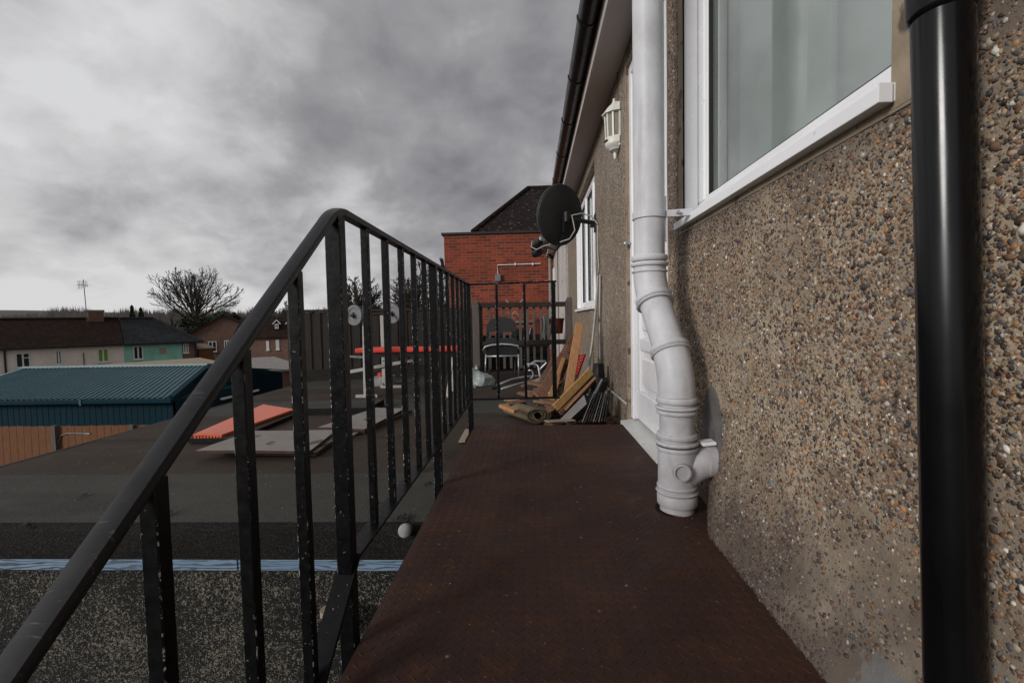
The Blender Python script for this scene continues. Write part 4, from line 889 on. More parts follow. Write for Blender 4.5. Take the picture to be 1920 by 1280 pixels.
for i, (px, py, r_) in enumerate(((1014, 632, .115), (1034, 634, .105), (1047, 640, .09))):
    c = atY(px, py, 7.15); zb = ROOF+.53
    t = thing('plant_pot', ['red plastic plant pot, leftmost of the three on the dark sleepers', 'red plastic plant pot in the middle of three on the dark sleepers', 'dark red plant pot nearest the white painted wall on the sleepers'][i], 'plant pot', (c.x, 7.15, zb), 0, 'red pots on the sleeper wall')
    mb = MB(); mb.lathe((c.x, 7.15, zb), (0, 0, 1), [(0, 0), (r_*.75, 0), (r_*.95, .20), (r_*1.05, .2), (r_*1.05, .235), (r_*.95, .235), (r_*.9, .2), (0, .2)], 20); part('pot', mb, m['pot'], t, auto=40)
def rag(name, label, cat, pts, Y, mat, th=.02):
    c = atY(*pts[0], Y); t = thing(name, label, cat, tuple(c)); mb = MB(); P = [atY(x, y, Y) for x, y in pts]; n = len(P); cc = sum(P, Vector())/n
    f = [p+Vector((0, rng.uniform(-.02, .01), 0)) for p in P]+[p+Vector((0, .05, 0)) for p in P]+[cc-Vector((0, .05, 0))]
    mb.add(f, [(i, (i+1) % n, 2*n) for i in range(n)]+[(i, i+n, (i+1) % n+n, (i+1) % n) for i in range(n)]+[tuple(reversed(range(n, 2*n)))]); part('cloth', mb, mat, t, smooth=False); return t
rag('hanging_bag', 'pale blue white plastic bag hanging behind the picket fence by the white wall', 'bag', [(1020, 588), (1025, 594), (1026, 622), (1022, 637), (1017, 632), (1019, 612), (1018, 595)], 7.0, m['bag'])
rag('folded_sheet', 'cream folded sheet end standing beside the hanging bag', 'sheet', [(1030, 612), (1033, 604), (1034, 622), (1031, 635), (1029, 628)], 7.0, m['greywood'])
# dark folding table and chair frame seen through the pickets
a = atY(968, 605, 7.4); t = thing('folding_table', 'dark folding table with pale metal edge behind the picket fence', 'table', tuple(a))
mb = MB(); mb.box(a.x, a.x+.42, 7.3, 7.7, a.z-.03, a.z-.004); part('tabletop', mb, m['blackplastic'], t); mb = MB(); mb.bar(atY(966, 603, 7.29), atY(984, 603, 7.29), .01, .016); mb.bar(atY(993, 603, 7.29), atY(1012, 597, 7.29), .01, .016); part('metal_edge', mb, m['chrome'], t)
mb = MB(); mb.tube([atY(995, 615, 7.3), atY(991, 640, 7.3)], .01, 8); mb.tube([atY(991, 653, 7.3), atY(1001, 653, 7.3)], .01, 8); part('leg', mb, m['chrome'], t)
mb = MB(); mb.box(a.x-.1, a.x+.45, 7.71, 7.75, ROOF, a.z-.1); part('dark_panel', mb, m['blackplastic'], t)

# ------------------------------------------------------------------ chairs
def chair():
    Y = 6.15; c = atY(941, 650, Y); t = thing('garden_chair', 'black garden chair with rounded back and silver tube frame in front of the picket fence', 'chair', (c.x, Y, ROOF))
    def curve(pts, mat, nm, r_=.011, yy=Y):
        mb = MB(); mb.tube([atY(x, y, yy) for x, y in pts], r_, 10); part(nm, mb, mat, t, smooth=True)
    def panel(pts, nm, mat, y=Y, th=.03, bow=.0):
        P = [atY(x, yv, y) for x, yv in pts]; n = len(P); mb = MB(); mb.add(P+[p+Vector((0, th, 0)) for p in P], [tuple(range(n)), tuple(reversed(range(n, 2*n)))]+[(i, i+n, (i+1) % n+n, (i+1) % n) for i in range(n)]); return part(nm, mb, mat, t, bevel=.006)
    panel([(911, 622), (913, 608), (920, 599), (932, 594), (948, 594), (960, 598), (967, 607), (969, 622)], 'backrest', m['fabric_black'])
    panel([(911, 622.4), (917, 622.4), (917, 631), (911, 633)], 'backrest_frame', m['blackplastic']); panel([(932, 622.4), (943, 622.4), (943, 631), (932, 631)], 'backrest_frame', m['blackplastic']); panel([(959, 622.4), (969, 622.4), (969, 633), (956, 631)], 'backrest_frame', m['blackplastic'])
    panel([(911, 633.3), (969, 633.3), (970, 645), (910, 645)], 'lower_back', m['fabric_black'], Y-.004)
    mb = MB(); a = atY(911, 652, Y); b = atY(971, 652, Y); mb.box(a.x, b.x, Y-.36, Y+.02, a.z-.07, a.z-.01); part('seat', mb, m['fabric_black'], t, bevel=.02)
    panel([(911, 650), (971, 650), (971, 668), (911, 668)], 'apron', m['blackplastic'], Y-.40)
    curve([(905, 657), (910, 650), (920, 647), (941, 645), (958, 646), (971, 648), (973, 655)], m['chrome'], 'arm_tube', .012, Y-.43)
    curve([(911, 668), (971, 667)], m['chrome'], 'seat_tube', .012, Y-.43)
    for px, by in ((911, 707), (972, 714)): curve([(px, 664), (px-(1 if px < 940 else -1), by)], m['chrome'], 'leg', .011, Y-.43)
    for px, by in ((918, 703), (966, 703)): curve([(px, 664), (px, by)], m['cable_dark'], 'leg', .011, Y+.0)
chair()
def fallen():
    Y = 4.9; t = thing('chair_frame', 'tipped over chair frame of bare silver tube lying by the wood pile', 'chair frame', tuple(atY(1000, 705, Y)))
    def c(pts, r_=.0105, smooth=True):
        mb = MB(); mb.tube([atY(x, y, yy) for x, y, yy in pts], r_, 10); part('tube', mb, m['chrome'], t, smooth=True)
    c([(985, 700, 4.7), (984, 686, 4.7), (988, 683, 4.7), (1003, 682, 4.7), (1009, 686, 4.7), (1013, 707, 4.6)])
    c([(991, 686, 4.9), (998, 680, 5.0), (1004, 677, 5.0), (1023, 677, 5.0), (1024, 681, 5.0), (1012, 693, 4.9)])
    c([(990, 694, 4.8), (996, 694, 4.8), (1000, 700, 4.8), (998, 707, 4.8), (994, 711, 4.8)], .008)
    c([(932, 722, 4.5), (960, 711, 4.7), (985, 706, 4.8), (1018, 704, 4.8)])
    c([(940, 729, 4.3), (975, 719, 4.5), (1000, 713, 4.6)])
    mb = MB(); a = atY(930, 726, 4.4); mb.tube([a+Vector((-.04, 0, 0)), a+Vector((.05, .02, 0))], .022, 12); part('foot', mb, m['blackplastic'], t)
fallen()
# crumpled plastic bag and bottle
def crumple(name, label, cat, c, sx, sy, sz, mat, seed):
    r = np.random.default_rng(seed); import bmesh; bm = bmesh.new(); bmesh.ops.create_icosphere(bm, subdivisions=3, radius=1)
    for v in bm.verts:
        k = 1+r.normal(0, .10)+.25*math.sin(v.co.x*5+seed)*math.cos(v.co.y*4); v.co = Vector((v.co.x*sx*k, v.co.y*sy*k, max(-.0, v.co.z)*sz*k+.004))
    me = bpy.data.meshes.new(name); bm.to_mesh(me); bm.free(); me.materials.append(mat); o = bpy.data.objects.new(name, me); COL.objects.link(o); o.location = c; return tag(o, label, cat)
crumple('plastic_sack', 'crumpled pale grey plastic sack on the roof by the railing corner', 'sack', tuple(G(895, 722)+Vector((-.0, 0, 0))), .17, .12, .17, m['bag'], 3)
crumple('plastic_scrap', 'torn end of white plastic trailing in front of the crumpled sack', 'plastic scrap', tuple(G(891, 724)+Vector((-.02, -.12, 0))), .05, .09, .03, m['bag'], 5)
p = G(894, 701); t = thing('plastic_bottle', 'small cloudy plastic bottle standing at the foot of the fence post', 'bottle', tuple(p))
mb = MB(); mb.lathe(p, (0, 0, 1), [(0, 0), (.03, 0), (.034, .01), (.034, .08), (.014, .11)], 16); part('body', mb, m['bottle'], t, smooth=True); mb = MB(); mb.lathe(p+Vector((0, 0, .11)), (0, 0, 1), [(.016, 0), (.016, .02), (0, .021)], 12); part('cap', mb, m['lichen'], t)

# ------------------------------------------------------------------ pile of scrap by the wall
def plank(label, a, b, w, th, mat, up=(0, -1, 0), name='wood_plank', group='scrap timber piled by the wall', bev=.003):
    A, B = atY(*a), atY(*b); t = thing(name, label, 'plank', tuple((A+B)/2), 0, group); mb = MB(); mb.bar(A, B, w, th, up=up); part('board', mb, mat, t, bevel=bev); return t
plank('tall clean pine plank leaning upright against the pebbledash', (1062, 752, 3.55), (1087, 606, 3.80), .066, .03, m['pine'])
plank('yellow pine board lying diagonally at the front of the scrap pile', (1041, 764, 3.25), (1107, 697, 3.5), .055, .035, m['pine2'])
plank('short broken pine board leaning left of the tall plank', (1036, 708, 3.75), (1070, 650, 3.95), .07, .03, m['oldwood'])
plank('thin dark batten leaning from the fence side onto the wall', (1033, 695, 4.2), (1078, 628, 4.4), .045, .03, m['fence_new'])
plank('grey brown batten at the back of the pile', (1015, 716, 4.1), (1066, 652, 4.3), .03, .02, m['post_old'])
plank('splintered brown board between the pine planks', (1045, 735, 3.7), (1066, 668, 3.85), .05, .02, m['oldwood'])
plank('orange brown board low in the pile behind the railing post', (1028, 728, 3.8), (1056, 678, 3.9), .08, .02, m['pine'])
plank('flat brown board lying under the front of the pile', (1010, 735, 3.7), (1046, 770, 3.3), .09, .02, m['oldwood'], (0, 0, 1))
plank('thin reddish board lying flat behind the end railing', (992, 716, 4.1), (1040, 728, 3.8), .08, .015, m['oldwood'], (0, 0, 1))
plank('broken brown slat lying left of the pile', (978, 724, 4.0), (1030, 712, 4.1), .05, .015, m['oldwood'], (0, 0, 1))
plank('short pale block of wood on top of the low scraps', (1022, 722, 3.75), (1036, 742, 3.6), .05, .035, m['greywood'], (0, 0, 1))
plank('long thin brown lath across the low scraps', (985, 733, 3.9), (1058, 745, 3.6), .025, .02, m['oldwood'], (0, 0, 1))
plank('dark brown board edge under the yellow board', (1050, 775, 3.2), (1104, 722, 3.4), .03, .02, m['oldwood'])
plank('black board leaning behind the yellow pine board', (1056, 772, 3.35), (1110, 705, 3.6), .10, .015, m['slate'])
plank('pale offcut lying on the felt left of the carpet roll', (945, 748, 3.6), (975, 750, 3.6), .055, .02, m['greywood'], (0, 0, 1))
plank('small clean pine block on the felt nearest the walkway end', (940, 760, 3.3), (968, 771, 3.15), .045, .025, m['pine'], (0, 0, 1))
plank('splintered pale ply lying at the walkway end under the slates', (1024, 790, 2.90), (1075, 787, 3.0), .06, .008, m['greywood'], (0, 0, 1))
plank('wide orange brown board leaning in the middle of the pile', (1016, 742, 3.6), (1063, 662, 3.85), .10, .02, m['oldwood'])
plank('narrow pale batten leaning beside the wide board', (1030, 748, 3.5), (1057, 672, 3.8), .03, .025, m['pine'])
plank('curved reddish strip of wood at the foot of the pile', (992, 742, 3.7), (1024, 722, 3.9), .06, .012, m['oldwood'], (.3, 0, 1))
plank('split brown board lying across the carpet roll', (1002, 752, 3.45), (1052, 758, 3.35), .05, .02, m['oldwood'], (0, .2, 1))
plank('short dark batten sticking up from the low scraps', (1020, 728, 3.8), (1044, 693, 3.9), .04, .03, m['fence_new'])
plank('grey brown slat leaning against the tall plank', (1050, 740, 3.6), (1080, 655, 3.85), .035, .015, m['post_old'])
r3 = np.random.default_rng(44)
for k_, (x0, y0, Y0_, x1, y1, Y1_, w_, mt, lb) in enumerate([(952, 757, 3.5, 984, 751, 3.6, .035, 'oldwood', 'small brown strip lying just behind the pale offcut'), (972, 736, 4.0, 1004, 744, 3.8, .04, 'oldwood', 'ragged brown strip lying left of the low scraps'),
    (1006, 728, 3.9, 1033, 748, 3.6, .06, 'fence_new', 'dull orange board end slanting down over the low scraps'), (1036, 750, 3.4, 1048, 700, 3.7, .035, 'pine', 'thin pine lath rising from the front of the low scraps'),
    (1012, 716, 4.1, 1040, 668, 4.3, .03, 'oldwood', 'thin brown lath at the far left edge of the leaning boards'), (1026, 770, 3.25, 1058, 752, 3.3, .05, 'oldwood', 'brown offcut lying between the carpet roll and the pale slates'),
    (1060, 768, 3.2, 1116, 708, 3.45, .02, 'pine', 'thin lath lying parallel under the yellow pine board'), (998, 718, 4.2, 1022, 708, 4.3, .05, 'greywood', 'pale short board end behind the low scraps'), (1044, 722, 3.7, 1082, 690, 3.8, .03, 'fence_new', 'short dull batten crossing the foot of the tall plank')]):
    plank(lb, (x0, y0, Y0_), (x1, y1, Y1_), w_, .014, m[mt], (r3.normal()*.4, -.5, 1) if k_ not in (3, 4) else (0, -1, 0))
r2 = np.random.default_rng(4); mb = MB()
for i in range(70):
    p = Vector((r2.uniform(.05, .55), r2.uniform(3.1, 4.3), ROOF+r2.uniform(.005, .05))); d = Vector((r2.normal(), r2.normal(), r2.normal()*.25)).normalized()*r2.uniform(.03, .13); mb.bar(p-d, p+d, r2.uniform(.012, .04), .01)
tag(mesh('wood_splinters', mb, m['oldwood']), 'broken splinters and small scraps under the timber pile', 'splinters', kind='stuff')
# red plastic level-like lattice strip
A, B = atY(1077, 703, 3.75), atY(1091, 664, 3.85); t = thing('red_plastic_frame', 'red plastic lattice strip standing among the planks by the wall', 'plastic frame', tuple(A)); mb = MB()
for dx in (-.025, .025): mb.bar(A+Vector((dx, 0, 0)), B+Vector((dx, 0, 0)), .012, .02)
for i in range(6): p = A.lerp(B, (i+.5)/6); mb.bar(p+Vector((-.02, 0, -.008)), p+Vector((.02, 0, .01)), .01, .014)
part('lattice', mb, m['redplastic'], t)
# slates
def slab_lean(label, quad, Y, th, mat, face, name='roof_slate', group='slates stacked against the wall', cat='slate'):
    P = [atY(x, y, Y+dy) for x, y, dy in quad]; t = thing(name, label, cat, tuple(P[0]), 0, group); o = Vector(th); mb = MB()
    mb.add(P+[p+o for p in P], [(0, 1, 2, 3)], 1); mb.f += [(7, 6, 5, 4), (0, 4, 5, 1), (1, 5, 6, 2), (2, 6, 7, 3), (3, 7, 4, 0)]; mb.m += [0]*5; part('slab', mb, [mat, face], t)
slab_lean('pale faced slate tile leaning at the front left of the stack', [(1050, 786, 0), (1062, 792, -.04), (1100, 757, -.02), (1095, 740, .05)], 3.12, (.05, .03, -.01), m['slate'], m['slatepale'])
slab_lean('pale faced slate tile behind the front left one', [(1068, 786, 0), (1077, 791, -.03), (1107, 752, -.02), (1102, 737, .05)], 3.16, (.03, .02, 0), m['slate'], m['slatepale'])
for i in range(9):
    x = 1092+i*5.2; lab = ['edge-on slate leaning on its neighbours just right of the pale tiles', 'thin slate seen edge-on in the leaning stack by the wall'][min(i, 1)] if i < 8 else 'outermost slate of the stack next to the pebbledash wall'
    a, b = atY(x, 793, 3.02+.01*i), atY(x+22-i*1.6, 737+(i % 3)*3, 3.08+.01*i); t = thing('roof_slate', lab, 'slate', tuple(a), 0, 'slates stacked against the wall'); mb = MB(); mb.bar(a, b, .004+.002*(i % 2), .13, up=(.25, 1, 0)); part('slab', mb, m['slate'] if i % 3 == 2 else m['slatepale'] if i % 2 == 0 else m['slate'], t)
slab_lean('black sheet standing against the wall behind the slates', [(1106, 740, 0), (1125, 735, -.05), (1121, 682, -.0), (1112, 681, .05)], 3.6, (.05, .03, 0), m['slate'], m['slate'], 'black_sheet', None, 'sheet')
slab_lean('black sheet with pale metal edge leaning in front of the black standing sheet', [(1103, 757, 0), (1112, 762, -.05), (1128, 716, -.0), (1124, 708, .05)], 3.4, (.06, .03, 0), m['slate'], m['slate'], 'black_sheet', None, 'sheet')
a, b = atY(1108, 752, 3.34), atY(1129, 711, 3.38); mb = MB(); mb.bar(a, b, .010, .010); tag(mesh('metal_strip', mb, m['chrome']), 'thin pale metal strip along the leaning black sheet', 'metal strip')
# carpet roll with its spiral end towards the walkway
def carpet():
    a = atY(1010, 768, 3.25); b = atY(960, 752, 3.65); a.z = ROOF+.075; b.z = ROOF+.06; ax = (b-a).normalized(); t = thing('carpet_roll', 'khaki backed carpet roll with its spiral end facing the walkway', 'carpet', tuple(a)); side = ax.cross(Vector((0, 0, 1))).normalized(); up = Vector((0, 0, 1))
    n = 90; rr = [.020+.044*i/n for i in range(n+1)]; an = [i/n*2*math.pi*3.1 for i in range(n+1)]
    sp = [(side*math.cos(q)*1.3+up*math.sin(q)*(.85+.07*math.sin(q*1.7)))*r_ for q, r_ in zip(an, rr)]; sp2 = [(side*math.cos(q)*1.3+up*math.sin(q)*(.85+.07*math.sin(q*1.7)))*(r_+.008) for q, r_ in zip(an, rr)]
    mb = MB(); k = n+1
    mb.v = [tuple(a+p+ax*.02*math.sin(i*.2)) for i, p in enumerate(sp)]+[tuple(a+p+ax*.02*math.sin(i*.2)) for i, p in enumerate(sp2)]+[tuple(b+p) for p in sp]+[tuple(b+p) for p in sp2]
    for i in range(n):
        mb.f += [(i, i+1, k+i+1, k+i), (2*k+i, 3*k+i, 3*k+i+1, 2*k+i+1), (i, 2*k+i, 2*k+i+1, i+1), (k+i, k+i+1, 3*k+i+1, 3*k+i)]; mb.m += [0, 0, 1, 0]
    part('roll', mb, [m['carpet'], m['carpet_in']], t)
    mb = MB(); q = [a+side*.09-up*.01, a+side*.22-up*.05+ax*.02, b+side*.2-up*.04, b+side*.07]; mb.slab([Vector(v) for v in q], .012); part('loose_flap', mb, m['carpet_in'], t)
carpet()

# ------------------------------------------------------------------ red brick building beyond
def brickb():
    Y = 12.0; tl = atY(832, 437, Y); x1 = 3.0; zt = tl.z
    t = thing('red_brick_building', 'red brick building with a brown hipped tile roof beyond the end of the walkway', 'building', (tl.x, Y, ROOF))
    o = t.location.copy()
    mb = MB(); mb.box(tl.x, x1, Y, Y+6, GZ, zt-.06); part('wall', mb, m['brick_red'], t)
    mb = MB(); mb.box(tl.x-.06, x1, Y-.05, Y+6.05, zt-.058, zt+.0); part('coping', mb, m['lead'], t, bevel=.005)
    # roof local frame so that tile courses follow its z
    e = atY(887, 435, Y+.05); r0 = atY(990, 354, Y+3); z0 = zt+.002; z1 = r0.z
    mb = MB(); xr = x1; mb.add([(e.x, Y+.02, z0), (xr, Y+.02, z0), (xr, Y+3, z1), (r0.x, Y+3, z1), (e.x, Y+6, z0), (xr, Y+6, z0)], [(0, 1, 2, 3), (4, 3, 2, 5), (0, 3, 4), (0, 4, 5, 1)]); part('roof', mb, m['tile_old'], t)
    mb = MB(); mb.tube([(e.x, Y+.02, z0+.02), (r0.x, Y+3, z1+.02)], .07, 8); mb.tube([(r0.x, Y+3, z1+.02), (xr, Y+3, z1+.02)], .07, 8); part('ridge_tiles', mb, m['tile_brown'], t, smooth=True)
    a = atY(934, 520, Y-.02); b = atY(933, 497, Y-.02); c = atY(1014, 494, Y-.02)
    mb = MB(); mb.tube([a, b, c], .014, 8); part('conduit', mb, m['upvc_dirty'], t)
    for px in (966, 999): mb = MB(); q = atY(px, 495, Y-.02); mb.box(q.x-.02, q.x+.02, Y-.05, Y-.001, q.z-.03, q.z+.03); part('conduit_clip', mb, m['upvc_dirty'], t)
    q = atY(934, 521, Y); mb = MB(); mb.box(q.x-.07, q.x+.07, Y-.09, Y-.001, q.z-.09, q.z+.09); part('junction_box', mb, m['weight'], t, bevel=.01)
    # a dark bracket on the outer corner
    q = atY(829, 485, Y); mb = MB(); mb.bar((q.x-.02, Y+.02, q.z), (q.x+.02, Y+.02, q.z-.25), .07, .07); part('corner_bracket', mb, m['kerb'], t)
brickb()

# ------------------------------------------------------------------ houses beyond the yards
def frame(p0, p1, label, name, cat='house'):
    p0 = Vector((p0.x, p0.y, GZ)); u = Vector((p1.x-p0.x, p1.y-p0.y, 0)); L_ = u.length; a = math.atan2(u.y, u.x); t = thing(name, label, cat, tuple(p0), a); return t, L_, a
class LF:                                                                  # local frame of a facade: s along it, depth behind it, z up from the ground
    def __init__(s, t, a): s.t = t; s.a = a; s.u = Vector((math.cos(a), math.sin(a), 0)); s.n = Vector((-math.sin(a), math.cos(a), 0)); s.o = Vector(t.location)
    def px(s, x, y, d=0):
        p = hit(x, y, s.o+s.n*d, s.n)-s.o; return p.dot(s.u), p.z
def lpart(name, mb, mats, t, **k): return mesh(name, mb, mats, t, **k)     # mesh already in the thing's local frame
def hwin(F, t, x0, y0, x1, y1, style=1, pane=None, frame_m=None):
    s0, z1 = F.px(x0, y0); s1, z0 = F.px(x1, y1); w = .085; mb = MB(); fm = frame_m or m['white']
    mb.box(s0, s1, -.04, .02, z0, z0+w); mb.box(s0, s1, -.04, .02, z1-w, z1); mb.box(s0, s0+w, -.04, .02, z0+w, z1-w); mb.box(s1-w, s1, -.04, .02, z0+w, z1-w)
    mid = (s0+s1)/2
    if style >= 1: mb.box(mid-w*.6, mid+w*.6, -.04, .02, z0+w, z1-w)
    if style == 2: mb.box(mid+w*.6, s1-w, -.04, .02, z1-(z1-z0)*.35-w*.4, z1-(z1-z0)*.35+w*.4)
    if style == 3: pass
    f = lpart('window', mb, fm, t)
    mb = MB(); mb.box(s0+w, s1-w, -.012, -.004, z0+w, z1-w); lpart('pane', mb, pane or m['glass_dark'], f)
    mb = MB(); mb.box(s0-.05, s1+.05, -.12, -.041, z0-.07, z0-.001); lpart('sill', mb, fm, f); return f
GREEN = M('bright_green_blind', (.13, .24, .02), .6, .2)
Z_E = 65-.0
def terrace():
    YL, YR = 32.0, 44.5
    pL = atY(-150, 660, YL); p_end = atY(374, 640, YR); p_b = hit(232, 650, pL, Vector((-(p_end.y-pL.y), p_end.x-pL.x, 0)).normalized())
    dep = 6.5; a = math.atan2(p_end.y-pL.y, p_end.x-pL.x)
    for nm, lab, A, B, wallm, roofm, hip in (('terraced_house', 'cream rendered house with brown tiled roof and a brick chimney', pL, p_b, m['cream'], m['tile_brown'], 0), ('terraced_house', 'mint green rendered house with dark grey hipped roof and brick end', p_b, p_end, m['mint'], m['tile_black'], 1)):
        t, L_, _ = frame(A, B, lab, nm); F = LF(t, a)
        ze = F.px(*( (60, 652) if not hip else (300, 643)))[1]; zr = F.px(*((100, 598) if not hip else (250, 597)), dep/2)[1]
        xb = None
        if hip:
            xb = F.px(342, 660)[0]; mb = MB(); mb.box(0, xb-.01, 0, dep, 0, ze+.05); lpart('wall', mb, wallm, t); mb = MB(); mb.box(xb, L_-.25, .01, dep, 0, ze+.05); lpart('brick_wall', mb, m['brick_brown'], t)
        else: mb = MB(); mb.box(0, L_-.005, 0, dep, 0, ze+.05); lpart('wall', mb, wallm, t)
        o = .35; mb = MB(); e = L_-.02 if not hip else L_+.25; rx = e if not hip else e-dep/2-.2; x0 = .02
        mb.add([(x0, -o, ze), (e, -o, ze), (rx, dep/2, zr), (x0, dep/2, zr), (e, dep+o, ze), (x0, dep+o, ze)], [(0, 1, 2, 3), (3, 2, 4, 5), (1, 4, 2), (0, 3, 5), (0, 5, 4, 1)]); rf = lpart('roof', mb, roofm, t)
        mb = MB(); mb.tube([(x0, dep/2, zr+.02), (rx, dep/2, zr+.02)], .12, 8)
        if hip: mb.tube([(rx, dep/2, zr+.02), (e, -o, ze+.03)], .1, 8)
        lpart('ridge_tiles', mb, roofm, rf)
        mb = MB(); mb.box(x0, e, -o-.11, -o-.005, ze-.10, ze+.02); lpart('gutter', mb, m['gutter'], t)
        if not hip:
            for (x0_, y0_, x1_, y1_, s_, g_) in ((28, 662, 58, 688, 2, 0), (103, 657, 117, 683, 3, 0), (182, 654, 205, 678, 1, 1)): hwin(F, t, x0_, y0_, x1_, y1_, s_, GREEN if g_ else None)
            s_, z_ = F.px(163, 610, dep/2); s2_, z2_ = F.px(191, 582, dep/2); mb = MB(); mb.box(s_+.1, s2_+.1, dep/2-.45, dep/2+.45, zr-.8, z2_); ch = lpart('chimney', mb, m['brick_brown'], rf, bevel=.02)
            mb = MB(); mb.box(s_+.04, s2_+.16, dep/2-.5, dep/2+.5, z2_-.15, z2_+.04); lpart('chimney_cap', mb, m['cement'], ch)
            s3, z3 = F.px(161, 525, dep/2); s_ = s_+.02; at_ = thing('tv_aerial', 'thin television aerial mast beside the brick chimney', 'aerial', tuple(F.o+F.u*s_+F.n*(dep/2-.5)), a); mb = MB(); mb.tube([(0, 0, zr-.3), (-.08, 0, z3)], .035, 6); lpart('mast', mb, m['cable_dark'], at_)
            mb = MB(); mb.tube([(-.5, 0, z3-.5), (.25, .3, z3-.5)], .025, 5)
            for i in range(7): mb.tube([(-.45+i*.1, .02+i*.04, z3-.9+.04*i), (-.45+i*.1, .02+i*.04, z3-.1)], .015, 4)
            lpart('aerial_elements', mb, m['cable_dark'], at_)
            s_, _z = F.px(9, 665); mb = MB(); mb.box(s_-.06, s_+.06, -.10, -.01, .2, ze-.1); lpart('downpipe', mb, m['gutter'], t)
            s_, _z = F.px(157, 670); mb = MB(); mb.box(s_-.03, s_+.03, -.06, -.002, .2, _z+.4); mb.box(s_-.45, s_+.45, -.1, -.002, _z-1.0, _z-.85); lpart('waste_pipe', mb, m['cable_dark'], t)
        else:
            hwin(F, t, 249, 649, 269, 673, 1); hwin(F, t, 343, 644, 354, 661, 3)
            s_, z_ = F.px(298, 652); mb = MB(); mb.box(s_, s_+.55, -.006, .02, z_-.6, z_); lpart('bare_patch', mb, m['greywood'], t)
            s_, _z = F.px(367, 665); mb = MB(); mb.box(s_-.05, s_+.05, -.10, .005, .2, ze-.1); lpart('downpipe', mb, m['gutter'], t)
terrace()
def brick_house():
    p0 = atY(352, 640, 50); p1 = atY(474, 640, 53); t, L_, a = frame(p0, p1, 'red brick house with its gable end towards the yards', 'brick_house'); F = LF(t, a)
    ze = F.px(364, 627)[1]; sp, zp = F.px(396, 592); mb = MB(); L_ = 2*sp+2.5; dep = 11
    mb.add([(0, 0, 0), (L_, 0, 0), (L_, 0, ze), (sp+1.2, 0, zp), (0, 0, ze), (0, dep, 0), (L_, dep, 0), (L_, dep, ze), (sp+1.2, dep, zp), (0, dep, ze)], [(0, 1, 2, 3, 4), (9, 8, 7, 6, 5), (0, 4, 9, 5), (1, 6, 7, 2)]); lpart('wall', mb, m['brick_brown'], t)
    mb = MB(); c = sp+1.2; o = .25; mb.add([(-.3, -o, ze-.15), (c, -o, zp+.12), (L_+.3, -o, ze-.15), (-.3, dep+o, ze-.15), (c, dep+o, zp+.12), (L_+.3, dep+o, ze-.15), (-.3, -o, ze-.3), (c, -o, zp-.03), (L_+.3, -o, ze-.3)], [(0, 1, 4, 3), (1, 2, 5, 4), (0, 6, 7, 1), (1, 7, 8, 2)]); lpart('roof', mb, m['tile_brown'], t)
    hwin(F, t, 390, 640, 407, 659, 1); hwin(F, t, 420, 638, 430, 652, 1)
brick_house()
def dormer_house():
    p0 = atY(440, 640, 46); p1 = atY(560, 640, 48); t, L_, a = frame(p0, p1, 'long brown brick house with dark roof and small white dormers', 'brick_house'); F = LF(t, a); L_ = 16
    dep = 8; ze = F.px(510, 632)[1]; zr = F.px(500, 594, dep/2)[1]
    mb = MB(); mb.box(0, L_, 0, dep, 0, ze); lpart('wall', mb, m['brick_brown'], t)
    mb = MB(); o = .3; mb.add([(-.2, -o, ze-.05), (L_, -o, ze-.05), (L_, dep/2, zr), (-.2, dep/2, zr), (L_, dep+o, ze-.05), (-.2, dep+o, ze-.05)], [(0, 1, 2, 3), (3, 2, 4, 5), (0, 3, 5), (1, 4, 2)]); rf = lpart('roof', mb, m['tile_brown'], t)
    for px in (519, 543):
        s0, z0 = F.px(px-5, 616, 1.2); s1, z1 = F.px(px+5, 607, 1.2); c = (s0+s1)/2; dm = MB(); dm.add([(s0, 1.2, z0), (s1, 1.2, z0), (s1, 1.2, z1), (c, 1.2, z1+.35), (s0, 1.2, z1), (s0, 3, z0), (s1, 3, z0), (s1, 3, z1), (c, 3, z1+.35), (s0, 3, z1)], [(0, 1, 2, 3, 4), (0, 4, 9, 5), (1, 6, 7, 2), (2, 7, 8, 3), (3, 8, 9, 4)]); d_ = lpart('dormer', dm, m['tile_brown'], rf)
        q = MB(); q.box(s0+.08, s1-.08, 1.13, 1.19, z0, z1); q.bar((s0-.12, 1.12, z1-.02), (c, 1.12, z1+.42), .1, .08); q.bar((s1+.12, 1.12, z1-.02), (c, 1.12, z1+.42), .1, .08); w_ = lpart('window', q, m['white'], d_)
        for u, v in ((s0+.15, c-.05), (c+.05, s1-.15)): q = MB(); q.box(u, v, 1.11, 1.125, z0+.1, z1-.06); lpart('pane', q, m['glass_dark'], w_)
    for x0, y0, x1, y1 in ((499, 639, 505, 656), (517, 637, 524, 655)): hwin(F, t, x0, y0, x1, y1, 3)
    hwin(F, t, 519, 677, 526, 686, 3)
dormer_house()
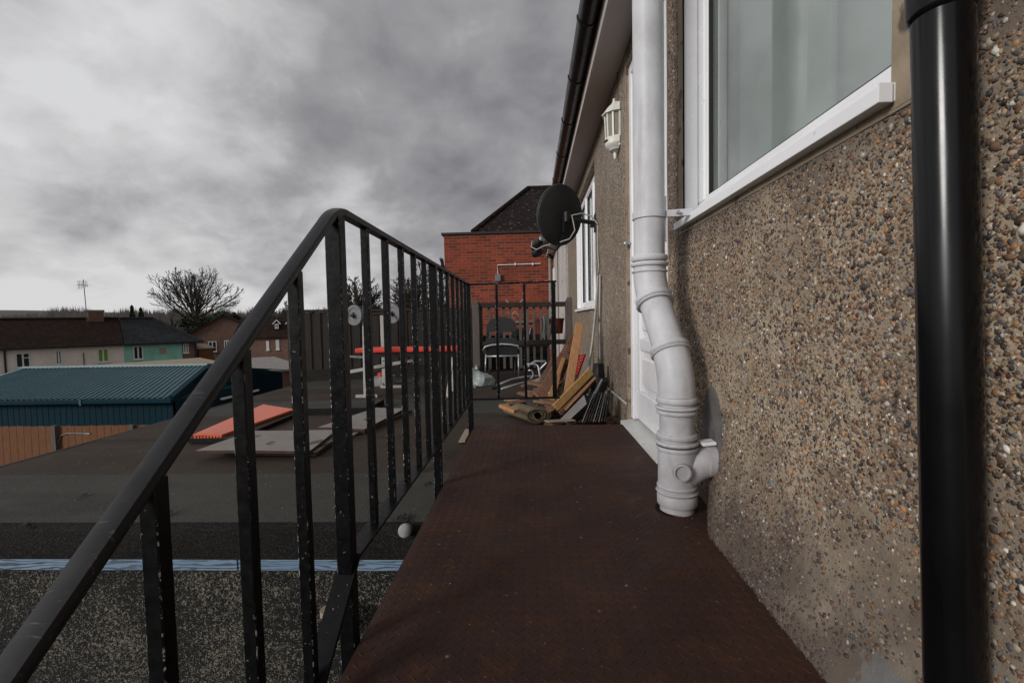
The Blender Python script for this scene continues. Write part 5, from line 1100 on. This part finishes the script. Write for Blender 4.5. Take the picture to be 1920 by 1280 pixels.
# low roofs between
def low_shed(name, label, p0, p1, dep, z, mat, roofm):
    t, L_, a = frame(p0, p1, label, name, 'shed'); mb = MB(); mb.box(0, L_, 0, dep, 0, z-GZ-.08); lpart('wall', mb, mat, t); mb = MB(); mb.add([(-.15, -.15, z-GZ-.07), (L_+.15, -.15, z-GZ-.07), (L_+.15, dep+.1, z-GZ+.25), (-.15, dep+.1, z-GZ+.25), (-.15, -.15, z-GZ-.17), (L_+.15, -.15, z-GZ-.17), (L_+.15, dep+.1, z-GZ+.15), (-.15, dep+.1, z-GZ+.15)], [(0, 1, 2, 3), (7, 6, 5, 4), (0, 4, 5, 1), (1, 5, 6, 2), (2, 6, 7, 3), (3, 7, 4, 0)]); lpart('roof', mb, roofm, t); return t
p0, p1 = atY(215, 688, 30), atY(425, 677, 36); low_shed('flat_roof_garage', 'low garage with pale yellow felt roof in front of the mint green house', p0, p1, 5, p0.z-.32, m['brick_brown'], m['greywood'])
p0, p1 = atY(470, 702, 24), atY(575, 702, 26); low_shed('flat_roof_garage', 'low grey roofed garage in front of the long brick house', p0, p1, 7, p0.z+.2, m['brick_brown'], m['boardgrey'])
p0, p1 = atY(372, 656, 45), atY(400, 655, 46); low_shed('garden_shed', 'small brown timber shed with flat pale roof beside the brick house', p0, p1, 3, p0.z+.25, m['fence_new'], m['greywood'])
# ------------------------------------------------------------------ teal metal store
def teal():
    Y = 13.5; A = atY(322, 746, Y); z_e = A.z; B = Vector((-22, Y+0, 0)); zr_pt = None
    t = thing('teal_metal_store', 'long teal metal clad store with ribbed sloping roof', 'building', (A.x, Y, GZ)); e = z_e-GZ; Yr = 17.6
    R1 = atY(392, 686, Yr); LX = -18.0; RL_ = atY(44, 691, Yr)
    zr = (R1.z+RL_.z)/2-GZ; x1 = 0; xr = R1.x-A.x; xl = RL_.x-A.x; x2 = atY(-140, 745, Y).x-A.x
    xe = x2
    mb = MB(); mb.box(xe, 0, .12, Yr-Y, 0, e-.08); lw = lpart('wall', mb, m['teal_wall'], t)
    mb = MB(); x = xe
    while x < 0: mb.box(x, x+.02, .112, .119, 0, e-.08); x += .19
    lpart('wall_ribs', mb, m['teal_wall'], lw)
    # gable like side wall facing right
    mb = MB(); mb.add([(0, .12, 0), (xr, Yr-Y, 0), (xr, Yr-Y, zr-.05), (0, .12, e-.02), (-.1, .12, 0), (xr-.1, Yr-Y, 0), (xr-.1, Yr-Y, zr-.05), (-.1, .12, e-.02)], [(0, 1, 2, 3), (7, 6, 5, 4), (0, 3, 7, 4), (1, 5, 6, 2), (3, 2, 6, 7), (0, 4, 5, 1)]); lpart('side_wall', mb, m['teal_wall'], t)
    # ribbed roof sheet
    mb = MB(); n = int((0-xe)/.25)*1; prof = []
    pts = []; X = xe; 
    while X < 0: pts += [(X, 0), (X+.09, 0), (X+.105, .03), (X+.15, .03), (X+.165, 0)]; X += .18
    k = len(pts); 
    def top(xx): f = (xx-xe)/(0-xe); return xl+(xr-xl)*f
    mb.v = [(x, 0, e+z) for x, z in pts]+[(top(x), Yr-Y, zr+z) for x, z in pts]; mb.f = [(i, i+1, k+i+1, k+i) for i in range(k-1)]; mb.m = [0]*(k-1)
    lpart('roof', mb, m['teal_roof'], t)
    mb = MB(); mb.bar((0, 0, e+.0), (xr, Yr-Y, zr+.0), .14, .12); lpart('verge_trim', mb, m['teal_wall'], t); mb = MB(); mb.bar((xl, Yr-Y, zr+.06), (xr, Yr-Y, zr+.06), .12, .06); mb.bar((xl, Yr-Y, zr+.02), (x2, 0, e+.02), .06, .05); lpart('ridge_trim', mb, m['tealpale'], t)
    mb = MB(); mb.box(xe, .1, -.16, -.02, e-.13, e-.0); g_ = lpart('gutter', mb, m['teal_wall'], t, bevel=.02); s_ = atY(160, 750, Y).x-A.x; mb = MB(); mb.box(s_-.03, s_+.03, -.18, -.0, e-.16, e+.02); lpart('gutter_joint', mb, m['teal_roof'], g_)
    # rear slope
    mb = MB(); mb.add([(xl, Yr-Y+.01, zr), (xr, Yr-Y+.01, zr), (xr+1.0, Yr-Y+4, e), (xl-1, Yr-Y+4, e)], [(0, 1, 2, 3)]); lpart('rear_roof', mb, m['teal_roof'], t)
    b = atY(440, 735, 17.0); c = atY(530, 720, 20.5); tb = thing('teal_metal_store', 'lower teal clad store building beyond the ribbed roof', 'building', (b.x, b.y, GZ)); h0 = atY(440, 695, 17.0).z-GZ; h1 = atY(530, 697, 20.5).z-GZ
    mb = MB(); u = Vector((c.x-b.x, c.y-b.y, 0)); n_ = Vector((-u.y, u.x, 0)).normalized()*1.0; P = [Vector((0, 0, 0)), u, u+n_, n_]
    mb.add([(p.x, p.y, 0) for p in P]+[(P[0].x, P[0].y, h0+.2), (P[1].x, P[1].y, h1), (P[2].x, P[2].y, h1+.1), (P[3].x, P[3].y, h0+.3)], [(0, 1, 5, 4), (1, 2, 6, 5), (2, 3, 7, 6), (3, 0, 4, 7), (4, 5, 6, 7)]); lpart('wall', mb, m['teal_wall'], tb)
    mb = MB()
    for i in range(34): q = P[0].lerp(P[1], i/34); n2 = Vector((u.y, -u.x, 0)).normalized()*.02; hh = (h0+.2)+(h1-h0-.2)*i/34; mb.bar((q.x+n2.x, q.y+n2.y, 0), (q.x+n2.x, q.y+n2.y, hh-.05), .03, .03, up=(0, 1, 0))
    lpart('wall_ribs', mb, m['teal_wall'], tb)
    mb = MB(); q0 = atY(415, 748, 15.5); q1 = atY(484, 731, 18.0); mb.bar(Vector(q0)-tb.location, Vector(q1)-tb.location, .08, .06); lpart('white_gutter', mb, m['white'], tb)
teal()
# timber boundary fence beyond the roof edge
def far_fence():
    Y = 10.6; A = atY(-40, 799, Y); B = atY(300, 797, Y); t = thing('timber_fence', 'orange brown featheredge timber fence below the teal store', 'fence', (A.x, Y, A.z)); z = (A.z+B.z)/2; mb = MB(); x = A.x-1; k = 0
    while x < B.x: mb.box(x, x+.105, Y+(k % 2)*.004, Y+.014+(k % 2)*.004, z-1.8, z+rng.uniform(-.012, .006)); x += .092; k += 1
    part('boards', mb, m['fence_new'], t)
    for px in (105, 250): q = atY(px, 800, Y); mb = MB(); mb.box(q.x-.05, q.x+.05, Y-.08, Y-.001, z-1.8, z+.02); part('post', mb, m['post_old'], t)
    mb = MB(); mb.tube([atY(112, 830, 9), atY(116, 816, 9), atY(128, 812, 9), atY(170, 813, 9)], .02, 8); part('cable_loop', mb, m['blackplastic'], t)
far_fence()

# ------------------------------------------------------------------ trees
def tree(label, px, base_y, top_y, Y, width_px, seed, depth=7, cat='tree', lean=0, twig=.02, group=None, name='bare_tree', trunk_f=.2, low=.42, nl=22, dens=1):
    r = random.Random(seed); b = atY(px, base_y, Y); H = atY(px, top_y, Y).z-GZ; W = width_px*Y/FPX/2
    t = thing(name, label, cat, (b.x, Y, GZ), 0, group); trunk = MB(); crown = MB()
    cz = GZ+H*.60; ctr = Vector((b.x, Y, cz)); 
    def seg(mb, p, q, r0, r1):
        n = 5 if r0 > .08 else 3; mb.tube([p, q], [r0, r1], n, cap=False)
    O = Vector((b.x, Y, GZ+H*low)); Hc = H*(1-low)
    def branch(p, d, ln, rad, lev, upw):
        mb = trunk if lev == 0 else crown; k = 7 if lev == 0 else 4 if lev == 1 else 3; q = p
        for i in range(k):
            d = (d+Vector((r.gauss(0, .07), r.gauss(0, .07), r.gauss(0, .05)+upw))).normalized(); q2 = q+d*(ln/k); r1 = rad*(1-.8/k)
            seg(mb if rad > .05 else crown, q, q2, max(rad, twig), max(r1, twig)); q = q2; rad = r1
            if lev < 3 and (i > 0 or lev > 0) and r.random() < (1, .75, .55)[lev]*dens:
                for c in range(2 if lev == 0 else 1):
                    s_ = d.orthogonal().normalized(); s_.rotate(Matrix.Rotation(r.uniform(0, 6.28), 3, d)); branch(q, (d+s_*r.uniform(.35, .8)).normalized(), ln*(1-i/k)*r.uniform(.4, .62)+ln*.08, rad*.6, lev+1, upw*.8)
    trunk.tube([Vector((b.x, Y, GZ)), O-Vector((0, 0, H*.1)), O], [H*.026, H*.02, H*.018], 8, cap=False)
    for i in range(nl):
        az = 2.4*i+r.uniform(-.3, .3); el = R(12+73*((i+.5)/nl)**.8); d = Vector((math.cos(az)*math.cos(el), math.sin(az)*math.cos(el), math.sin(el)))
        rr = 1/math.sqrt((d.x/W)**2+(d.y/W)**2+(d.z/Hc)**2); branch(O-Vector((0, 0, H*.06*r.random())), d, rr*r.uniform(.78, .98), H*.0085, 0, .035)
    part('trunk', trunk, m['bark'], t); part('crown', crown, m['twig'], t); return t
tree('large bare spreading tree behind the dark grey roofed house', 368, 640, 497, 62, 195, 14, 8, twig=.022, low=.50, nl=22)
tree('bare tree rising behind the timber fence between the first two railing posts', 676, 620, 490, 26, 95, 5, 8, twig=.015, low=.6, nl=24, dens=1.6)
tree('bare thorny tree behind the timber fence nearest the red brick building', 782, 620, 490, 26, 120, 23, 8, twig=.015, low=.6, nl=24, dens=1.6)
tree('small pale bare tree on the skyline just left of the timber fence', 537, 615, 560, 90, 48, 31, 7, twig=.04)
tree('thin bare tree top just left of the red brick building', 826, 600, 470, 30, 50, 8, 7, twig=.016, low=.6, nl=16, dens=1.4)
def bush(name, label, px, Y, top_y, wpx, seed, mat, n=2600, cat='shrub', ls=.14):
    r = np.random.default_rng(seed); c = atY(px, top_y, Y); W = wpx*Y/FPX/2; H = c.z-GZ; t = thing(name, label, cat, (c.x, Y, GZ)); mb = MB()
    cl = [(r.uniform(-1, 1)*W*.8, r.uniform(-.6, .6)*W, H*r.uniform(.35, .85), r.uniform(.18, .34)*W) for _ in range(22)]
    for i in range(n):
        x, y, z, rr = cl[r.integers(len(cl))]; d = r.normal(size=3); d /= np.linalg.norm(d); d *= rr*r.uniform(.6, 1.05); p = Vector((c.x+x+d[0], Y+y+d[1], min(GZ+H*1.0, GZ+z+d[2]*.8))); a = Vector(r.normal(size=3)).normalized()*ls; b_ = Vector(r.normal(size=3)).normalized()*ls*.6; mb.add([p-a, p+b_, p+a, p-b_], [(0, 1, 2, 3)])
    part('foliage', mb, mat, t); mb = MB(); mb.tube([(c.x, Y, GZ), (c.x, Y, GZ+H*.6)], [.2, .08], 7); part('trunk', mb, m['bark'], t)
bush('evergreen_shrub', 'dark evergreen mass growing round the foot of the large bare tree', 408, 58, 566, 120, 3, m['ever'], 5200, ls=.2)
bush('evergreen_shrub', 'smaller dark evergreen just behind the grey roof ridge', 352, 56, 588, 60, 9, m['ever'], 2400, ls=.16)
for i, (px, ty) in enumerate(((247, 574), (264, 578))):
    Y = 150; c = atY(px, ty, Y); H = c.z-GZ; t = thing('conifer', ['taller dark pointed conifer on the far skyline left of the large tree', 'shorter dark pointed conifer on the far skyline nearest the large tree'][i], 'tree', (c.x, Y, GZ)); mb = MB(); r = np.random.default_rng(i)
    for k in range(700): f = r.random(); a = r.uniform(0, 6.28); rad = (1-f)*1.3*r.uniform(.2, 1.1); p = Vector((c.x+math.cos(a)*rad, Y+math.sin(a)*rad, GZ+H*(.15+.85*f))); mb.add([p, p+Vector((math.cos(a)*.6, math.sin(a)*.6, -.25)), p+Vector((0, 0, .6))], [(0, 1, 2)])
    part('crown', mb, m['ever'], t); mb = MB(); mb.tube([(c.x, Y, GZ), (c.x, Y, GZ+H*.9)], [.3, .05], 6); part('trunk', mb, m['bark'], t)
# far woods as one mass of bare crowns
r = np.random.default_rng(12); mb = MB()
for i in range(520):
    Y = r.uniform(140, 420); px = r.uniform(-60, 900); base = 600+.02*(997-px)
    hpx = 31+12*vnoise(px, 0, .02, 3)+r.uniform(-3, 3)+ (6 if 90 < px < 165 else 0); c = atY(px, base-float(hpx)+2, Y); H = c.z-GZ; Wd = H*.32
    if H < 3: continue
    for k in range(26):
        a = r.uniform(0, 6.28); f = r.uniform(.2, 1); p = Vector((c.x, Y, GZ+H*.25*r.random())); q = Vector((c.x+math.cos(a)*Wd*f, Y+math.sin(a)*Wd*f, GZ+H*(1-.35*f*f)*r.uniform(.85, 1.05))); w = Vector((Y*.0009, 0, 0)); mid = p.lerp(q, .6)
        mb.add([p-w*2.5, p+w*2.5, mid+w*1.3, q, mid-w*1.3], [(0, 1, 2, 3, 4)])
    z = H*.62
    mb.add([(c.x-Wd*.9, Y, GZ), (c.x+Wd*.9, Y, GZ), (c.x+Wd*.8, Y+1, GZ+z*.8), (c.x, Y, GZ+z), (c.x-Wd*.8, Y+1, GZ+z*.8), (c.x, Y+Wd*.8, GZ+z*.5)], [(0, 1, 2, 3, 4), (0, 5, 1), (2, 5, 3), (3, 5, 4)])
tag(mesh('far_woods', mb, m['farwood']), 'bare winter woods along the skyline behind the houses', 'woods', kind='stuff')
